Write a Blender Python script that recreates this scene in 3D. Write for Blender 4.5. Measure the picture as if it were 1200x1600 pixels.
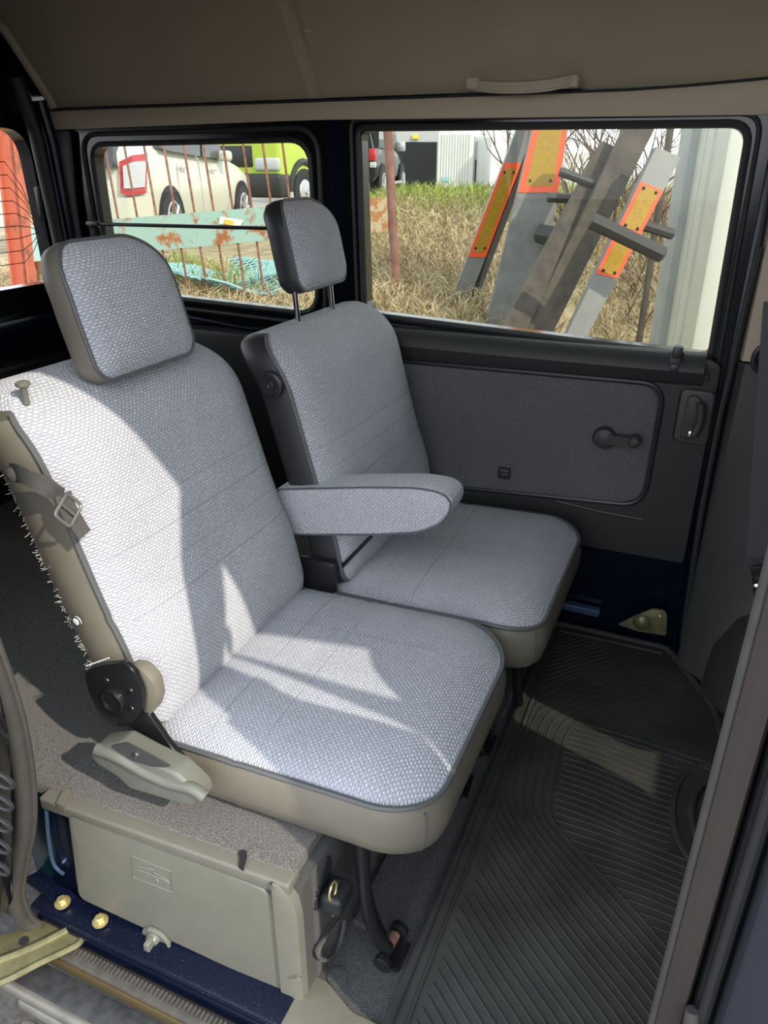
import bpy, bmesh, math, random
from mathutils import Vector, Matrix
random.seed(7)
for o in list(bpy.data.objects): bpy.data.objects.remove(o, do_unlink=True)
SC = bpy.context.scene
COL = SC.collection
sin, cos, pi, rad = math.sin, math.cos, math.pi, math.radians

# ------------------------------------------------------------------ camera
FPX = 1150.0                      # focal length in pixels of the 1200x1600 frame
PITCH, YAW = rad(25.316), rad(23.65)
CAM = Vector((0, 0, 1.1))
cd = bpy.data.cameras.new('camera'); cam = bpy.data.objects.new('camera', cd); COL.objects.link(cam)
cam.location = CAM; cam.rotation_euler = (pi/2-PITCH, 0, YAW)
cd.sensor_fit = 'VERTICAL'; cd.sensor_height = 36; cd.lens = FPX/1600*36; cd.clip_start = .02; cd.clip_end = 300
SC.camera = cam
# ------------------------------------------------------------------ sky, sun, exposure
W = bpy.data.worlds.new('sky'); SC.world = W; W.use_nodes = True
wn = W.node_tree.nodes; wl = W.node_tree.links
bg = wn['Background']; tc = wn.new('ShaderNodeTexCoord'); sx = wn.new('ShaderNodeSeparateXYZ'); rp = wn.new('ShaderNodeValToRGB')
wl.new(tc.outputs['Generated'], sx.inputs[0]); wl.new(sx.outputs['Z'], rp.inputs[0]); wl.new(rp.outputs[0], bg.inputs[0])
rp.color_ramp.elements[0].color = (.90, .94, 1.0, 1); rp.color_ramp.elements[1].color = (.72, .84, 1.0, 1)
bg.inputs[1].default_value = 2.75
SUN_AZ, SUN_EL = rad(20.5), rad(37.5)
sd = bpy.data.lights.new('sun', 'SUN'); sun = bpy.data.objects.new('sun', sd); COL.objects.link(sun)
sd.energy = 4.15; sd.angle = rad(.6); sd.color = (1.0, .93, .81)
sdir = Vector((-cos(SUN_AZ)*cos(SUN_EL), sin(SUN_AZ)*cos(SUN_EL), -sin(SUN_EL)))
sun.rotation_euler = sdir.to_track_quat('-Z', 'Y').to_euler(); sun.location = (4, -3, 6)
vs = SC.view_settings; vs.view_transform = 'Standard'; vs.look = 'None'; vs.gamma = 1; vs.exposure = 0.12; vs.use_curve_mapping = False

# ------------------------------------------------------------------ measuring: a sight line of the photograph met with a plane of the place
_F = Vector((-sin(YAW), cos(YAW), 0)); _R = Vector((cos(YAW), sin(YAW), 0)); _U = Vector((0, 0, 1))
_fw = _F*cos(PITCH)-_U*sin(PITCH); _up = _F*sin(PITCH)+_U*cos(PITCH)
def sight(x, y): return _fw*FPX + _R*(x-600) + _up*(800-y)
def on(x, y, ax, v):
    d = sight(x, y); return CAM + d*((v-CAM[ax])/d[ax])
def PX(x, y, v): return on(x, y, 0, v)
def PY(x, y, v): return on(x, y, 1, v)
def PZ(x, y, v): return on(x, y, 2, v)
def far(x, y, d):
    s = sight(x, y); return CAM + s*(d/s.dot(_F))
def ground_at(d, lat, z): p = CAM + _F*d + _R*lat; return Vector((p.x, p.y, z))

# ------------------------------------------------------------------ materials
MATS = {}
def nt(name):
    m = bpy.data.materials.new(name); m.use_nodes = True; MATS[name] = m
    n = m.node_tree.nodes; return m, n, m.node_tree.links, n['Principled BSDF']
def pm(name, col, rough=.6, metal=0, var=.0, vscale=20, bump=0, bscale=300, col2=None, spec=.5, coord='Object', detail=4, rust=None):
    m, n, l, b = nt(name)
    b.inputs['Roughness'].default_value = rough; b.inputs['Metallic'].default_value = metal
    b.inputs['Specular IOR Level'].default_value = spec
    b.inputs['Base Color'].default_value = (*col, 1)
    t = n.new('ShaderNodeTexCoord')
    if var or col2:
        no = n.new('ShaderNodeTexNoise'); no.inputs['Scale'].default_value = vscale; no.inputs['Detail'].default_value = detail
        l.new(t.outputs[coord], no.inputs[0]); r = n.new('ShaderNodeValToRGB')
        c2 = col2 if col2 else tuple(c*(1-var) for c in col)
        r.color_ramp.elements[0].color = (*c2, 1); r.color_ramp.elements[0].position = .35
        r.color_ramp.elements[1].color = (*col, 1); r.color_ramp.elements[1].position = .65
        l.new(no.outputs[0], r.inputs[0]); l.new(r.outputs[0], b.inputs['Base Color'])
    if bump:
        nb = n.new('ShaderNodeTexNoise'); nb.inputs['Scale'].default_value = bscale; nb.inputs['Detail'].default_value = 3
        l.new(t.outputs[coord], nb.inputs[0]); bp = n.new('ShaderNodeBump'); bp.inputs['Strength'].default_value = bump
        bp.inputs['Distance'].default_value = .004
        l.new(nb.outputs[0], bp.inputs['Height']); l.new(bp.outputs[0], b.inputs['Normal'])
    return m
def fabric(name, light, dark, sc=1.0, bump=.6):
    m, n, l, b = nt(name); b.inputs['Roughness'].default_value = .95; b.inputs['Specular IOR Level'].default_value = .15
    b.inputs['Sheen Weight'].default_value = .25; b.inputs['Sheen Roughness'].default_value = .5
    uv = n.new('ShaderNodeUVMap')
    nz = n.new('ShaderNodeTexNoise'); nz.inputs['Scale'].default_value = 210; nz.inputs['Detail'].default_value = 2
    l.new(uv.outputs[0], nz.inputs[0])
    va = n.new('ShaderNodeVectorMath'); va.operation = 'MULTIPLY_ADD'; va.inputs[1].default_value = (.0062, .0046, 0)
    l.new(nz.outputs['Color'], va.inputs[0]); l.new(uv.outputs[0], va.inputs[2])
    def mth(op, x, y=None, z=None):
        q_ = n.new('ShaderNodeMath'); q_.operation = op
        for i, w_ in enumerate((x, y, z)):
            if w_ is None: continue
            if isinstance(w_, (int, float)): q_.inputs[i].default_value = w_
            else: l.new(w_, q_.inputs[i])
        return q_.outputs[0]
    sp = n.new('ShaderNodeSeparateXYZ'); l.new(va.outputs[0], sp.inputs[0])
    vv = mth('MULTIPLY', sp.outputs[1], 1/(.0056*sc)); fl_ = mth('FLOOR', vv); ff = mth('FRACT', vv)
    uu = mth('MULTIPLY_ADD', sp.outputs[0], 1/(.0108*sc), mth('MULTIPLY', fl_, .5))
    wa_ = mth('MULTIPLY_ADD', mth('SINE', mth('MULTIPLY', uu, 2*pi)), .42, .58); wb_ = mth('SINE', mth('MULTIPLY', ff, pi)); weave = mth('MULTIPLY', wa_, wb_)
    rmp = n.new('ShaderNodeValToRGB'); rmp.color_ramp.elements[0].color = (*dark, 1); rmp.color_ramp.elements[0].position = .05; rmp.color_ramp.elements[1].color = (*light, 1); rmp.color_ramp.elements[1].position = .70
    l.new(weave, rmp.inputs[0])
    n2 = n.new('ShaderNodeTexNoise'); n2.inputs['Scale'].default_value = 900; n2.inputs['Detail'].default_value = 3; l.new(uv.outputs[0], n2.inputs[0])
    n3 = n.new('ShaderNodeTexNoise'); n3.inputs['Scale'].default_value = 9; n3.inputs['Detail'].default_value = 4; l.new(uv.outputs[0], n3.inputs[0])
    mr = n.new('ShaderNodeMapRange'); mr.inputs[3].default_value = .72; mr.inputs[4].default_value = 1.22; l.new(n2.outputs[0], mr.inputs[0])
    mr3 = n.new('ShaderNodeMapRange'); mr3.inputs[3].default_value = .85; mr3.inputs[4].default_value = 1.12; l.new(n3.outputs[0], mr3.inputs[0])
    mm = n.new('ShaderNodeMath'); mm.operation = 'MULTIPLY'; l.new(mr.outputs[0], mm.inputs[0]); l.new(mr3.outputs[0], mm.inputs[1])
    mx = n.new('ShaderNodeVectorMath'); mx.operation = 'SCALE'; l.new(rmp.outputs['Color'], mx.inputs[0]); l.new(mm.outputs[0], mx.inputs[3])
    l.new(mx.outputs[0], b.inputs['Base Color'])
    h2 = n.new('ShaderNodeMath'); h2.operation = 'MULTIPLY_ADD'; h2.inputs[1].default_value = .5; l.new(n2.outputs[0], h2.inputs[0]); l.new(weave, h2.inputs[2])
    bp = n.new('ShaderNodeBump'); bp.inputs['Strength'].default_value = bump; bp.inputs['Distance'].default_value = .0022
    l.new(h2.outputs[0], bp.inputs['Height']); l.new(bp.outputs[0], b.inputs['Normal'])
    return m
def glassm(name, tint, refl=.06):
    m, n, l, b = nt(name); n.remove(b)
    tr = n.new('ShaderNodeBsdfTransparent'); tr.inputs[0].default_value = (*tint, 1)
    gl = n.new('ShaderNodeBsdfGlossy'); gl.inputs['Roughness'].default_value = .01
    lw = n.new('ShaderNodeFresnel'); lw.inputs[0].default_value = 1.22
    mx = n.new('ShaderNodeMixShader'); l.new(lw.outputs[0], mx.inputs[0]); l.new(tr.outputs[0], mx.inputs[1]); l.new(gl.outputs[0], mx.inputs[2])
    l.new(mx.outputs[0], n['Material Output'].inputs[0]); return m
def rusty(name, paint, rust, amount=.5, scale=9, rough=.7):
    m, n, l, b = nt(name); t = n.new('ShaderNodeTexCoord')
    a = n.new('ShaderNodeTexNoise'); a.inputs['Scale'].default_value = scale; a.inputs['Detail'].default_value = 8; a.inputs['Roughness'].default_value = .65
    l.new(t.outputs['Object'], a.inputs[0]); r = n.new('ShaderNodeValToRGB')
    r.color_ramp.elements[0].color = (*rust, 1); r.color_ramp.elements[0].position = amount-.04
    r.color_ramp.elements[1].color = (*paint, 1); r.color_ramp.elements[1].position = amount+.03
    e = r.color_ramp.elements.new(amount-.16); e.color = (*[c*.55 for c in rust], 1)
    l.new(a.outputs[0], r.inputs[0]); l.new(r.outputs[0], b.inputs['Base Color']); b.inputs['Roughness'].default_value = rough
    bp = n.new('ShaderNodeBump'); bp.inputs['Strength'].default_value = .4; bp.inputs['Distance'].default_value = .004
    l.new(a.outputs[0], bp.inputs['Height']); l.new(bp.outputs[0], b.inputs['Normal']); return m

fabric('seat_fabric', (.66, .655, .675), (.37, .375, .415), .74, .8)
fabric('door_fabric', (.17, .165, .165), (.085, .084, .088), .74)
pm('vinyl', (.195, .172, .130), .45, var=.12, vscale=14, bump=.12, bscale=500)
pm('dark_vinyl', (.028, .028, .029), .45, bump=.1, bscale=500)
pm('stitch', (.30, .30, .325), .9)
pm('piping', (.10, .10, .10), .5)
pm('back_carpet', (.06, .06, .065), .95, bump=.6, bscale=700)
pm('fringe', (.45, .42, .36), .9)
pm('headliner', (.41, .33, .232), .85, bump=.10, bscale=450, var=.06, vscale=6)
pm('beige_trim', (.46, .375, .27), .6, bump=.05, bscale=300)
pm('grey_plastic', (.155, .147, .115), .5, bump=.18, bscale=600, var=.06, vscale=30)
pm('lever_plastic', (.16, .16, .13), .38, var=.08, vscale=40)
pm('dark_plastic', (.038, .038, .036), .5, bump=.15, bscale=600)
pm('mid_plastic', (.055, .055, .052), .5, bump=.15, bscale=600)
pm('black_plastic', (.02, .02, .021), .4)
pm('rubber', (.022, .022, .022), .55)
pm('seal_rubber', (.060, .055, .048), .55, var=.15, vscale=60)
pm('brown_trim', (.048, .039, .033), .5, var=.12, vscale=8, bump=.08, bscale=400)
pm('gloss_black', (.006, .006, .007), .14)
pm('black_metal', (.012, .012, .013), .28, metal=0)
pm('blue_paint', (.0016, .0042, .014), .25, spec=.3, var=.25, vscale=40)
pm('teal_paint', (.006, .035, .048), .25, var=.3, vscale=30)
m, n, l, b = nt('dusty_blue'); b.inputs['Roughness'].default_value = .35; b.inputs['Specular IOR Level'].default_value = .3
t = n.new('ShaderNodeTexCoord'); vo = n.new('ShaderNodeTexNoise'); vo.inputs['Scale'].default_value = 520; vo.inputs['Detail'].default_value = 2; l.new(t.outputs['Object'], vo.inputs[0])
r = n.new('ShaderNodeValToRGB'); r.color_ramp.elements[0].color = (.0025, .005, .017, 1); r.color_ramp.elements[0].position = .68; r.color_ramp.elements[1].color = (.22, .20, .19, 1); r.color_ramp.elements[1].position = .76
l.new(vo.outputs[0], r.inputs[0]); l.new(r.outputs[0], b.inputs['Base Color'])
pm('zinc', (.28, .255, .135), .42, metal=.55, var=.35, vscale=35, bump=.1, bscale=200)
pm('brass_bolt', (.55, .45, .20), .35, metal=.6)
pm('chrome', (.75, .75, .76), .12, metal=1)
pm('steel', (.45, .45, .45), .3, metal=1)
pm('rusty_steel', (.30, .15, .09), .7, col2=(.08, .05, .04), vscale=60)
pm('floor_carpet', (.115, .112, .11), .97, col2=(.052, .05, .05), vscale=420, bump=.8, bscale=600)
pm('box_carpet', (.25, .235, .215), .97, col2=(.10, .094, .086), vscale=430, bump=.9, bscale=600)
pm('ribbed_vinyl', (.075, .072, .068), .5, bump=.2, bscale=300)
pm('mat_rubber', (.062, .060, .055), .62, spec=.2, var=.35, vscale=9, bump=.15, bscale=900)
pm('webbing', (.115, .105, .095), .8, col2=(.06, .055, .05), vscale=700, bump=.5, bscale=800)
pm('belt', (.10, .10, .105), .7, bump=.3, bscale=900)
pm('grey_metal', (.20, .185, .16), .4, metal=.3, var=.3, vscale=25)
pm('step_plate', (.060, .060, .063), .5, var=.5, vscale=45, bump=.1, bscale=300)
pm('tread_rubber', (.085, .076, .063), .6, var=.3, vscale=50)
pm('gold_strip', (.12, .085, .035), .4, metal=.4)
glassm('tinted_glass', (.80, .81, .77))
glassm('rear_glass', (.93, .93, .92))
pm('door_blue', (.022, .024, .032), .38)
pm('track_blue', (.10, .17, .30), .25, metal=.6)
pm('white_print', (.8, .8, .78), .6)
# outside
rusty('turquoise_rust', (.36, .53, .46), (.42, .16, .05), .44, 7)
rusty('orange_rust', (.45, .20, .08), (.62, .50, .32), .5, 14)
rusty('red_rust', (.50, .13, .07), (.30, .10, .05), .42, 6)
pm('bar_rust', (.33, .15, .09), .8, col2=(.18, .08, .05), vscale=30)
pm('pipe_rust', (.30, .15, .115), .7, col2=(.20, .09, .065), vscale=15)
pm('car_white', (.60, .59, .50), .25)
pm('car_black', (.008, .009, .012), .12)
pm('lime', (.44, .56, .07), .3)
pm('car_glass', (.02, .025, .03), .06)
pm('tyre', (.02, .02, .02), .7)
pm('rim', (.55, .55, .56), .3, metal=.7)
pm('lamp_red', (.45, .02, .03), .15)
pm('lamp_clear', (.45, .46, .47), .15)
pm('white_panel', (.70, .71, .67), .5)
pm('grey_panel', (.42, .43, .42), .5)
pm('dark_inside', (.012, .012, .015), .8)
pm('aluminium', (.25, .245, .23), .5, metal=.15, var=.1, vscale=12, bump=.06, bscale=200)
pm('dull_steel', (.22, .215, .205), .55, var=.25, vscale=12)
pm('wood_grey', (.12, .10, .08), .8, col2=(.075, .062, .05), vscale=14)
pm('dark_steel', (.045, .042, .04), .6)
pm('reflector_amber', (.42, .25, .015), .35, var=.2, vscale=60)
pm('reflector_red', (.90, .11, .03), .4)
pm('column_white', (.68, .68, .60), .5, var=.08, vscale=6)
pm('column_grey', (.42, .45, .45), .5, var=.12, vscale=8)
pm('ground_soil', (.40, .32, .19), .95, col2=(.20, .16, .085), vscale=5, bump=.6, bscale=25, detail=8)
pm('lot', (.36, .33, .28), .95, col2=(.26, .24, .20), vscale=2, bump=.2, bscale=30)
pm('straw', (.56, .45, .27), .9, col2=(.34, .26, .14), vscale=9)
pm('green_grass', (.34, .38, .08), .9, col2=(.20, .26, .06), vscale=3)
pm('bark', (.20, .14, .10), .9, col2=(.10, .07, .05), vscale=20)
pm('net', (.26, .45, .44), .7)
pm('sticker', (.75, .55, .05), .5)
pm('asphalt', (.085, .08, .076), .95, col2=(.045, .042, .04), vscale=60, bump=.5, bscale=300)

# ------------------------------------------------------------------ builders
ROOTLOC = {}
def flag(o, label=None, cat=None, group=None, kind=None):
    if label: o['label'] = label
    if cat: o['category'] = cat
    if group: o['group'] = group
    if kind: o['kind'] = kind
    return o
def thing(name, label, cat, loc=(0, 0, 0), group=None, rot=None, kind=None):
    o = bpy.data.objects.new(name, None); COL.objects.link(o); o.location = loc; o.empty_display_size = .05
    if rot: o.rotation_euler = rot
    if kind: flag(o, label, None, group, kind)
    else: flag(o, label, cat, group)
    return o
def mesh(name, V, Fc, mat, parent=None, smooth=True, angle=40, uv=None, local=False):
    V = [Vector(v) for v in V]; me = bpy.data.meshes.new(name)
    off = Vector((0, 0, 0))
    if parent is None:
        xs = [v.x for v in V]; ys = [v.y for v in V]; zs = [v.z for v in V]
        off = Vector(((min(xs)+max(xs))/2, (min(ys)+max(ys))/2, min(zs)))
    me.from_pydata([v-off for v in V], [], Fc)
    if uv:
        ul = me.uv_layers.new(name='UVMap')
        for lp in me.loops: ul.data[lp.index].uv = uv[lp.vertex_index]
    bm = bmesh.new(); bm.from_mesh(me); bmesh.ops.recalc_face_normals(bm, faces=bm.faces); bm.to_mesh(me); bm.free()
    me.materials.append(MATS[mat])
    if smooth:
        me.polygons.foreach_set('use_smooth', [True]*len(me.polygons)); me.set_sharp_from_angle(angle=rad(angle))
    o = bpy.data.objects.new(name, me); COL.objects.link(o)
    if parent is None: o.location = off
    else: attach(o, parent, local)
    return o
def attach(o, parent, local=False):
    o.parent = parent
    if not local and parent.parent is None:      # parts are measured in world space; sub-parts share their part's space
        o.matrix_parent_inverse = (Matrix.Translation(parent.location) @ parent.rotation_euler.to_matrix().to_4x4()).inverted()
def struct(o, label=None):
    o['kind'] = 'structure'
    if label: o['label'] = label
    return o
def bm_out(bm):
    bm.verts.index_update(); bm.verts.ensure_lookup_table()
    V = [v.co.copy() for v in bm.verts]; Fc = [[v.index for v in f.verts] for f in bm.faces]; bm.free(); return V, Fc
def frame(o, u, v):
    o, u, v = Vector(o), Vector(u).normalized(), Vector(v); v = (v-u*v.dot(u)).normalized(); return o, u, v, u.cross(v)
XZ = lambda y=0: (Vector((0, y, 0)), Vector((1, 0, 0)), Vector((0, 0, 1)), Vector((0, -1, 0)))    # n points to -Y (towards the open door)
XY = lambda z=0: (Vector((0, 0, z)), Vector((1, 0, 0)), Vector((0, 1, 0)), Vector((0, 0, 1)))
YZ = lambda x=0: (Vector((x, 0, 0)), Vector((0, 1, 0)), Vector((0, 0, 1)), Vector((1, 0, 0)))
def prism(poly, fr, h0, h1, bevel=0, seg=2):
    o, u, v, n = fr; bm = bmesh.new(); a = [bm.verts.new(o+u*p[0]+v*p[1]+n*h0) for p in poly]; b = [bm.verts.new(o+u*p[0]+v*p[1]+n*h1) for p in poly]
    k = len(poly); bm.faces.new(a[::-1]); top = bm.faces.new(b)
    for i in range(k): bm.faces.new((a[i], a[(i+1) % k], b[(i+1) % k], b[i]))
    bmesh.ops.recalc_face_normals(bm, faces=bm.faces)
    if bevel:
        ed = [e for e in bm.edges if len(e.link_faces) == 2 and e.calc_face_angle(0) > rad(35)]
        bmesh.ops.bevel(bm, geom=ed, offset=bevel, segments=seg, affect='EDGES', profile=.5, clamp_overlap=True)
    return bm_out(bm)
def boxm(x0, x1, y0, y1, z0, z1, bevel=0, seg=2):
    return prism([(x0, y0), (x1, y0), (x1, y1), (x0, y1)], XY(), z0, z1, bevel, seg)
def join(*ms):
    V, Fc = [], []
    for a, b in ms:
        k = len(V); V += list(a); Fc += [[i+k for i in f] for f in b]
    return V, Fc
def rrect(w, h, r, n=6, cx=0, cy=0):
    if not isinstance(r, (list, tuple)): r = [r]*4
    P = []
    for (sx_, sy_, a0, rr) in ((1, 1, 0, r[0]), (-1, 1, 90, r[1]), (-1, -1, 180, r[2]), (1, -1, 270, r[3])):
        for i in range(n+1):
            a = rad(a0+90*i/n); P.append((cx+sx_*(w-rr)+rr*cos(a), cy+sy_*(h-rr)+rr*sin(a)))
    return P
def roundpoly(P, r, n=5):
    out = []; k = len(P)
    for i in range(k):
        p, a, b = Vector(P[i]), Vector(P[i-1]), Vector(P[(i+1) % k])
        rr = r[i] if isinstance(r, (list, tuple)) else r
        d1, d2 = (a-p), (b-p); q1 = p+d1.normalized()*min(rr, d1.length*.48); q2 = p+d2.normalized()*min(rr, d2.length*.48)
        for j in range(n+1):
            t_ = j/n; out.append(tuple(q1*(1-t_)**2 + p*2*t_*(1-t_) + q2*t_*t_))
    return out
def smoothline(P, n=6, cyclic=False):
    P = [Vector(p) for p in P]; out = []; k = len(P)
    for i in range(k if cyclic else k-1):
        if cyclic: p0, p1, p2, p3 = P[i-1], P[i], P[(i+1) % k], P[(i+2) % k]
        else: p0, p1, p2, p3 = P[max(i-1, 0)], P[i], P[i+1], P[min(i+2, k-1)]
        for j in range(n):
            t_ = j/n; out.append(.5*((2*p1)+(p2-p0)*t_+(2*p0-5*p1+4*p2-p3)*t_*t_+(3*p1-p0-3*p2+p3)*t_**3))
    if not cyclic: out.append(P[-1])
    return out
def tube(P, r, n=8, cyclic=False, flat=None):
    P = [Vector(p) for p in P]; k = len(P); V, Fc = [], []; prev = None
    R_ = r if isinstance(r, (list, tuple)) else [r]*k
    for i in range(k):
        if cyclic: t_ = P[(i+1) % k]-P[i-1]
        else: t_ = P[min(i+1, k-1)]-P[max(i-1, 0)]
        t_ = t_.normalized() if t_.length > 1e-9 else Vector((0, 0, 1))
        if prev is None:
            a = Vector((0, 0, 1)) if abs(t_.z) < .9 else Vector((1, 0, 0)); s = t_.cross(a).normalized()
        else: s = (prev - t_*prev.dot(t_)); s = s.normalized() if s.length > 1e-6 else prev
        prev = s; w = t_.cross(s)
        for j in range(n):
            a = 2*pi*j/n; V.append(P[i]+(s*cos(a)+w*sin(a))*R_[i])
    for i in range(k if cyclic else k-1):
        for j in range(n):
            a, b = i*n+j, i*n+(j+1) % n; c, d = ((i+1) % k)*n+(j+1) % n, ((i+1) % k)*n+j; Fc.append((a, b, c, d))
    if not cyclic: Fc += [list(range(n))[::-1], list(range((k-1)*n, k*n))]
    return V, Fc
def ribbon(P, wid, w, th):
    """flat band along P; wid = direction(s) of its width"""
    P = [Vector(p) for p in P]; k = len(P); V, Fc = [], []
    for i in range(k):
        t_ = (P[min(i+1, k-1)]-P[max(i-1, 0)]).normalized(); d = Vector(wid[i] if isinstance(wid, list) else wid)
        d = (d-t_*d.dot(t_)).normalized(); nn = t_.cross(d)
        for a, b in ((-1, -1), (1, -1), (1, 1), (-1, 1)): V.append(P[i]+d*a*w/2+nn*b*th/2)
    for i in range(k-1):
        for j in range(4): Fc.append((i*4+j, i*4+(j+1) % 4, i*4+4+(j+1) % 4, i*4+4+j))
    Fc += [(3, 2, 1, 0), tuple(range(4*k-4, 4*k))]
    return V, Fc
def lathe(prof, fr, n=24):
    """prof = [(radius, height along n)]"""
    o, u, v, nn = fr; V, Fc = [], []; k = len(prof)
    for r_, h in prof:
        for j in range(n):
            a = 2*pi*j/n; V.append(o+(u*cos(a)+v*sin(a))*r_+nn*h)
    for i in range(k-1):
        for j in range(n): Fc.append((i*n+j, i*n+(j+1) % n, i*n+n+(j+1) % n, i*n+n+j))
    Fc += [list(range(n))[::-1], list(range((k-1)*n, k*n))]
    return V, Fc
def loft(rings, close=True, caps=True):
    V, Fc = [], []; n = len(rings[0])
    for r_ in rings: V += [Vector(p) for p in r_]
    for i in range(len(rings)-1):
        for j in range(n if close else n-1): Fc.append((i*n+j, i*n+(j+1) % n, i*n+n+(j+1) % n, i*n+n+j))
    if caps and close: Fc += [list(range(n))[::-1], list(range((len(rings)-1)*n, len(rings)*n))]
    return V, Fc
def holed(outer, hole, fr, h0, h1):
    """flat plate (outer polygon, convex) with a rounded hole, thickness h0..h1 along n"""
    o, u, v, n = fr; cx = sum(p[0] for p in hole)/len(hole); cy = sum(p[1] for p in hole)/len(hole)
    def hit(poly, a):
        d = Vector((cos(a), sin(a))); best = None
        for i in range(len(poly)):
            p, q = Vector(poly[i])-Vector((cx, cy)), Vector(poly[(i+1) % len(poly)])-Vector((cx, cy)); e = q-p
            den = d.x*e.y-d.y*e.x
            if abs(den) < 1e-12: continue
            t_ = (p.x*e.y-p.y*e.x)/den; s = (p.x*d.y-p.y*d.x)/den
            if t_ > 0 and -1e-6 <= s <= 1+1e-6 and (best is None or t_ < best): best = t_
        return (cx+d.x*best, cy+d.y*best)
    A = sorted(set([round(math.atan2(p[1]-cy, p[0]-cx), 6) for p in list(outer)+list(hole)])); k = len(A); V = []
    for ring in (outer, hole):
        for h in (h0, h1):
            for a in A: p = hit(ring, a); V.append(o+u*p[0]+v*p[1]+n*h)
    Fc = []
    for i in range(k):
        j = (i+1) % k
        Fc += [(i, j, 2*k+j, 2*k+i), (k+j, k+i, 3*k+i, 3*k+j), (j, i, k+i, k+j), (2*k+i, 2*k+j, 3*k+j, 3*k+i)]
    return V, Fc
class Pad:
    """upholstered panel: rounded rectangle in a frame, crowned, with a band round its rim"""
    def __init__(s, fr, w, h, r, crown, n=40, m=40, warp=None, uv0=(0, 0)):
        s.fr = fr; s.n, s.m = n, m; o, u, v, nn = fr; rs = r if isinstance(r, (list, tuple)) else [r]*4   # ++ -+ -- +-
        def B(a, b):
            qx, qy = a*w, b*h; rr = rs[0 if a >= 0 and b >= 0 else 1 if a < 0 and b >= 0 else 2 if a < 0 else 3]
            cx, cy = (w-rr)*(1 if a >= 0 else -1), (h-rr)*(1 if b >= 0 else -1)
            if (qx-cx)*(1 if a >= 0 else -1) > 0 and (qy-cy)*(1 if b >= 0 else -1) > 0:
                d = Vector((qx-cx, qy-cy)); d = d.normalized()*rr; return cx+d.x, cy+d.y
            return qx, qy
        def spread(i, k): t_ = -1+2*i/k; return t_*(1.25-.25*t_*t_)    # denser near the rim
        s.V, s.uv, s.F, s.P2 = [], [], [], []; s.w, s.h, s.crown = w, h, crown
        for i in range(n+1):
            for j in range(m+1):
                a, b = spread(i, n), spread(j, m); r_ = max(abs(a), abs(b))
                if r_ < 1e-9: p = (0, 0)
                else: q = B(a/r_, b/r_); p = (q[0]*r_, q[1]*r_)
                if warp: p = warp(*p)
                s.P2.append(p); s.uv.append((p[0]+uv0[0], p[1]+uv0[1])); s.V.append(o+u*p[0]+v*p[1]+nn*crown(p[0], p[1], r_))
        id_ = lambda i, j: i*(m+1)+j
        for i in range(n):
            for j in range(m): s.F.append((id_(i, j), id_(i+1, j), id_(i+1, j+1), id_(i, j+1)))
        s.rim = [id_(i, 0) for i in range(n)]+[id_(n, j) for j in range(m)]+[id_(i, m) for i in range(n, 0, -1)]+[id_(0, j) for j in range(m, 0, -1)]
        s.loop = [s.V[i] for i in s.rim]; s.loop2 = [s.P2[i] for i in s.rim]
        k = len(s.rim); s.out = []
        for i in range(k):
            t_ = Vector(s.loop2[(i+1) % k])-Vector(s.loop2[i-1]); t_ = t_.normalized() if t_.length > 0 else Vector((1, 0)); s.out.append(u*t_.y-v*t_.x)
    def at(s, a, b, lift=0):
        o, u, v, nn = s.fr; r_ = max(abs(a)/s.w, abs(b)/s.h); return o+u*a+v*b+nn*(s.crown(a, b, r_)+lift)
    def seam(s, a0, b0, a1, b1, parent, k=28):
        return mesh('stitch_line', *tube([s.at(a0+(a1-a0)*i/k, b0+(b1-b0)*i/k, -.0003) for i in range(k+1)], .0009, 5), 'stitch', parent)
    def face(s, name, mat, parent): return mesh(name, s.V, s.F, mat, parent, uv=s.uv, angle=60)
    def band(s, prof, keep=None, cap=False):
        """prof = [(outset, depth below the rim)], keep(p2) picks the stretch of rim"""
        n = s.fr[3]; k = len(s.loop); V, Fc, uv = [], [], []; L = 0
        for q, (a, d) in enumerate(prof):
            L = 0
            for i in range(k):
                dd = d(s.loop2[i]) if callable(d) else d
                V.append(s.loop[i]+s.out[i]*a-n*dd); L += (s.loop[i]-s.loop[i-1]).length if i else 0; uv.append((L, -dd))
        for q in range(len(prof)-1):
            for i in range(k):
                j = (i+1) % k
                if keep and not (keep(s.loop2[i]) and keep(s.loop2[j])): continue
                Fc.append((q*k+i, q*k+j, q*k+k+j, q*k+k+i))
        if cap: Fc.append(list(range((len(prof)-1)*k, len(prof)*k)))
        return V, Fc, uv
def used(V, Fc, uv=None):
    ids = sorted({i for f in Fc for i in f}); mp = {a: b for b, a in enumerate(ids)}
    r_ = [V[i] for i in ids], [[mp[i] for i in f] for f in Fc]
    return (*r_, [uv[i] for i in ids]) if uv else r_

# ================================================================== THE VAN BODY (setting)
YW = 1.70          # glass plane of the far side
YN = .47           # plane of the open door
HDR_Z = 1.46
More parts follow.
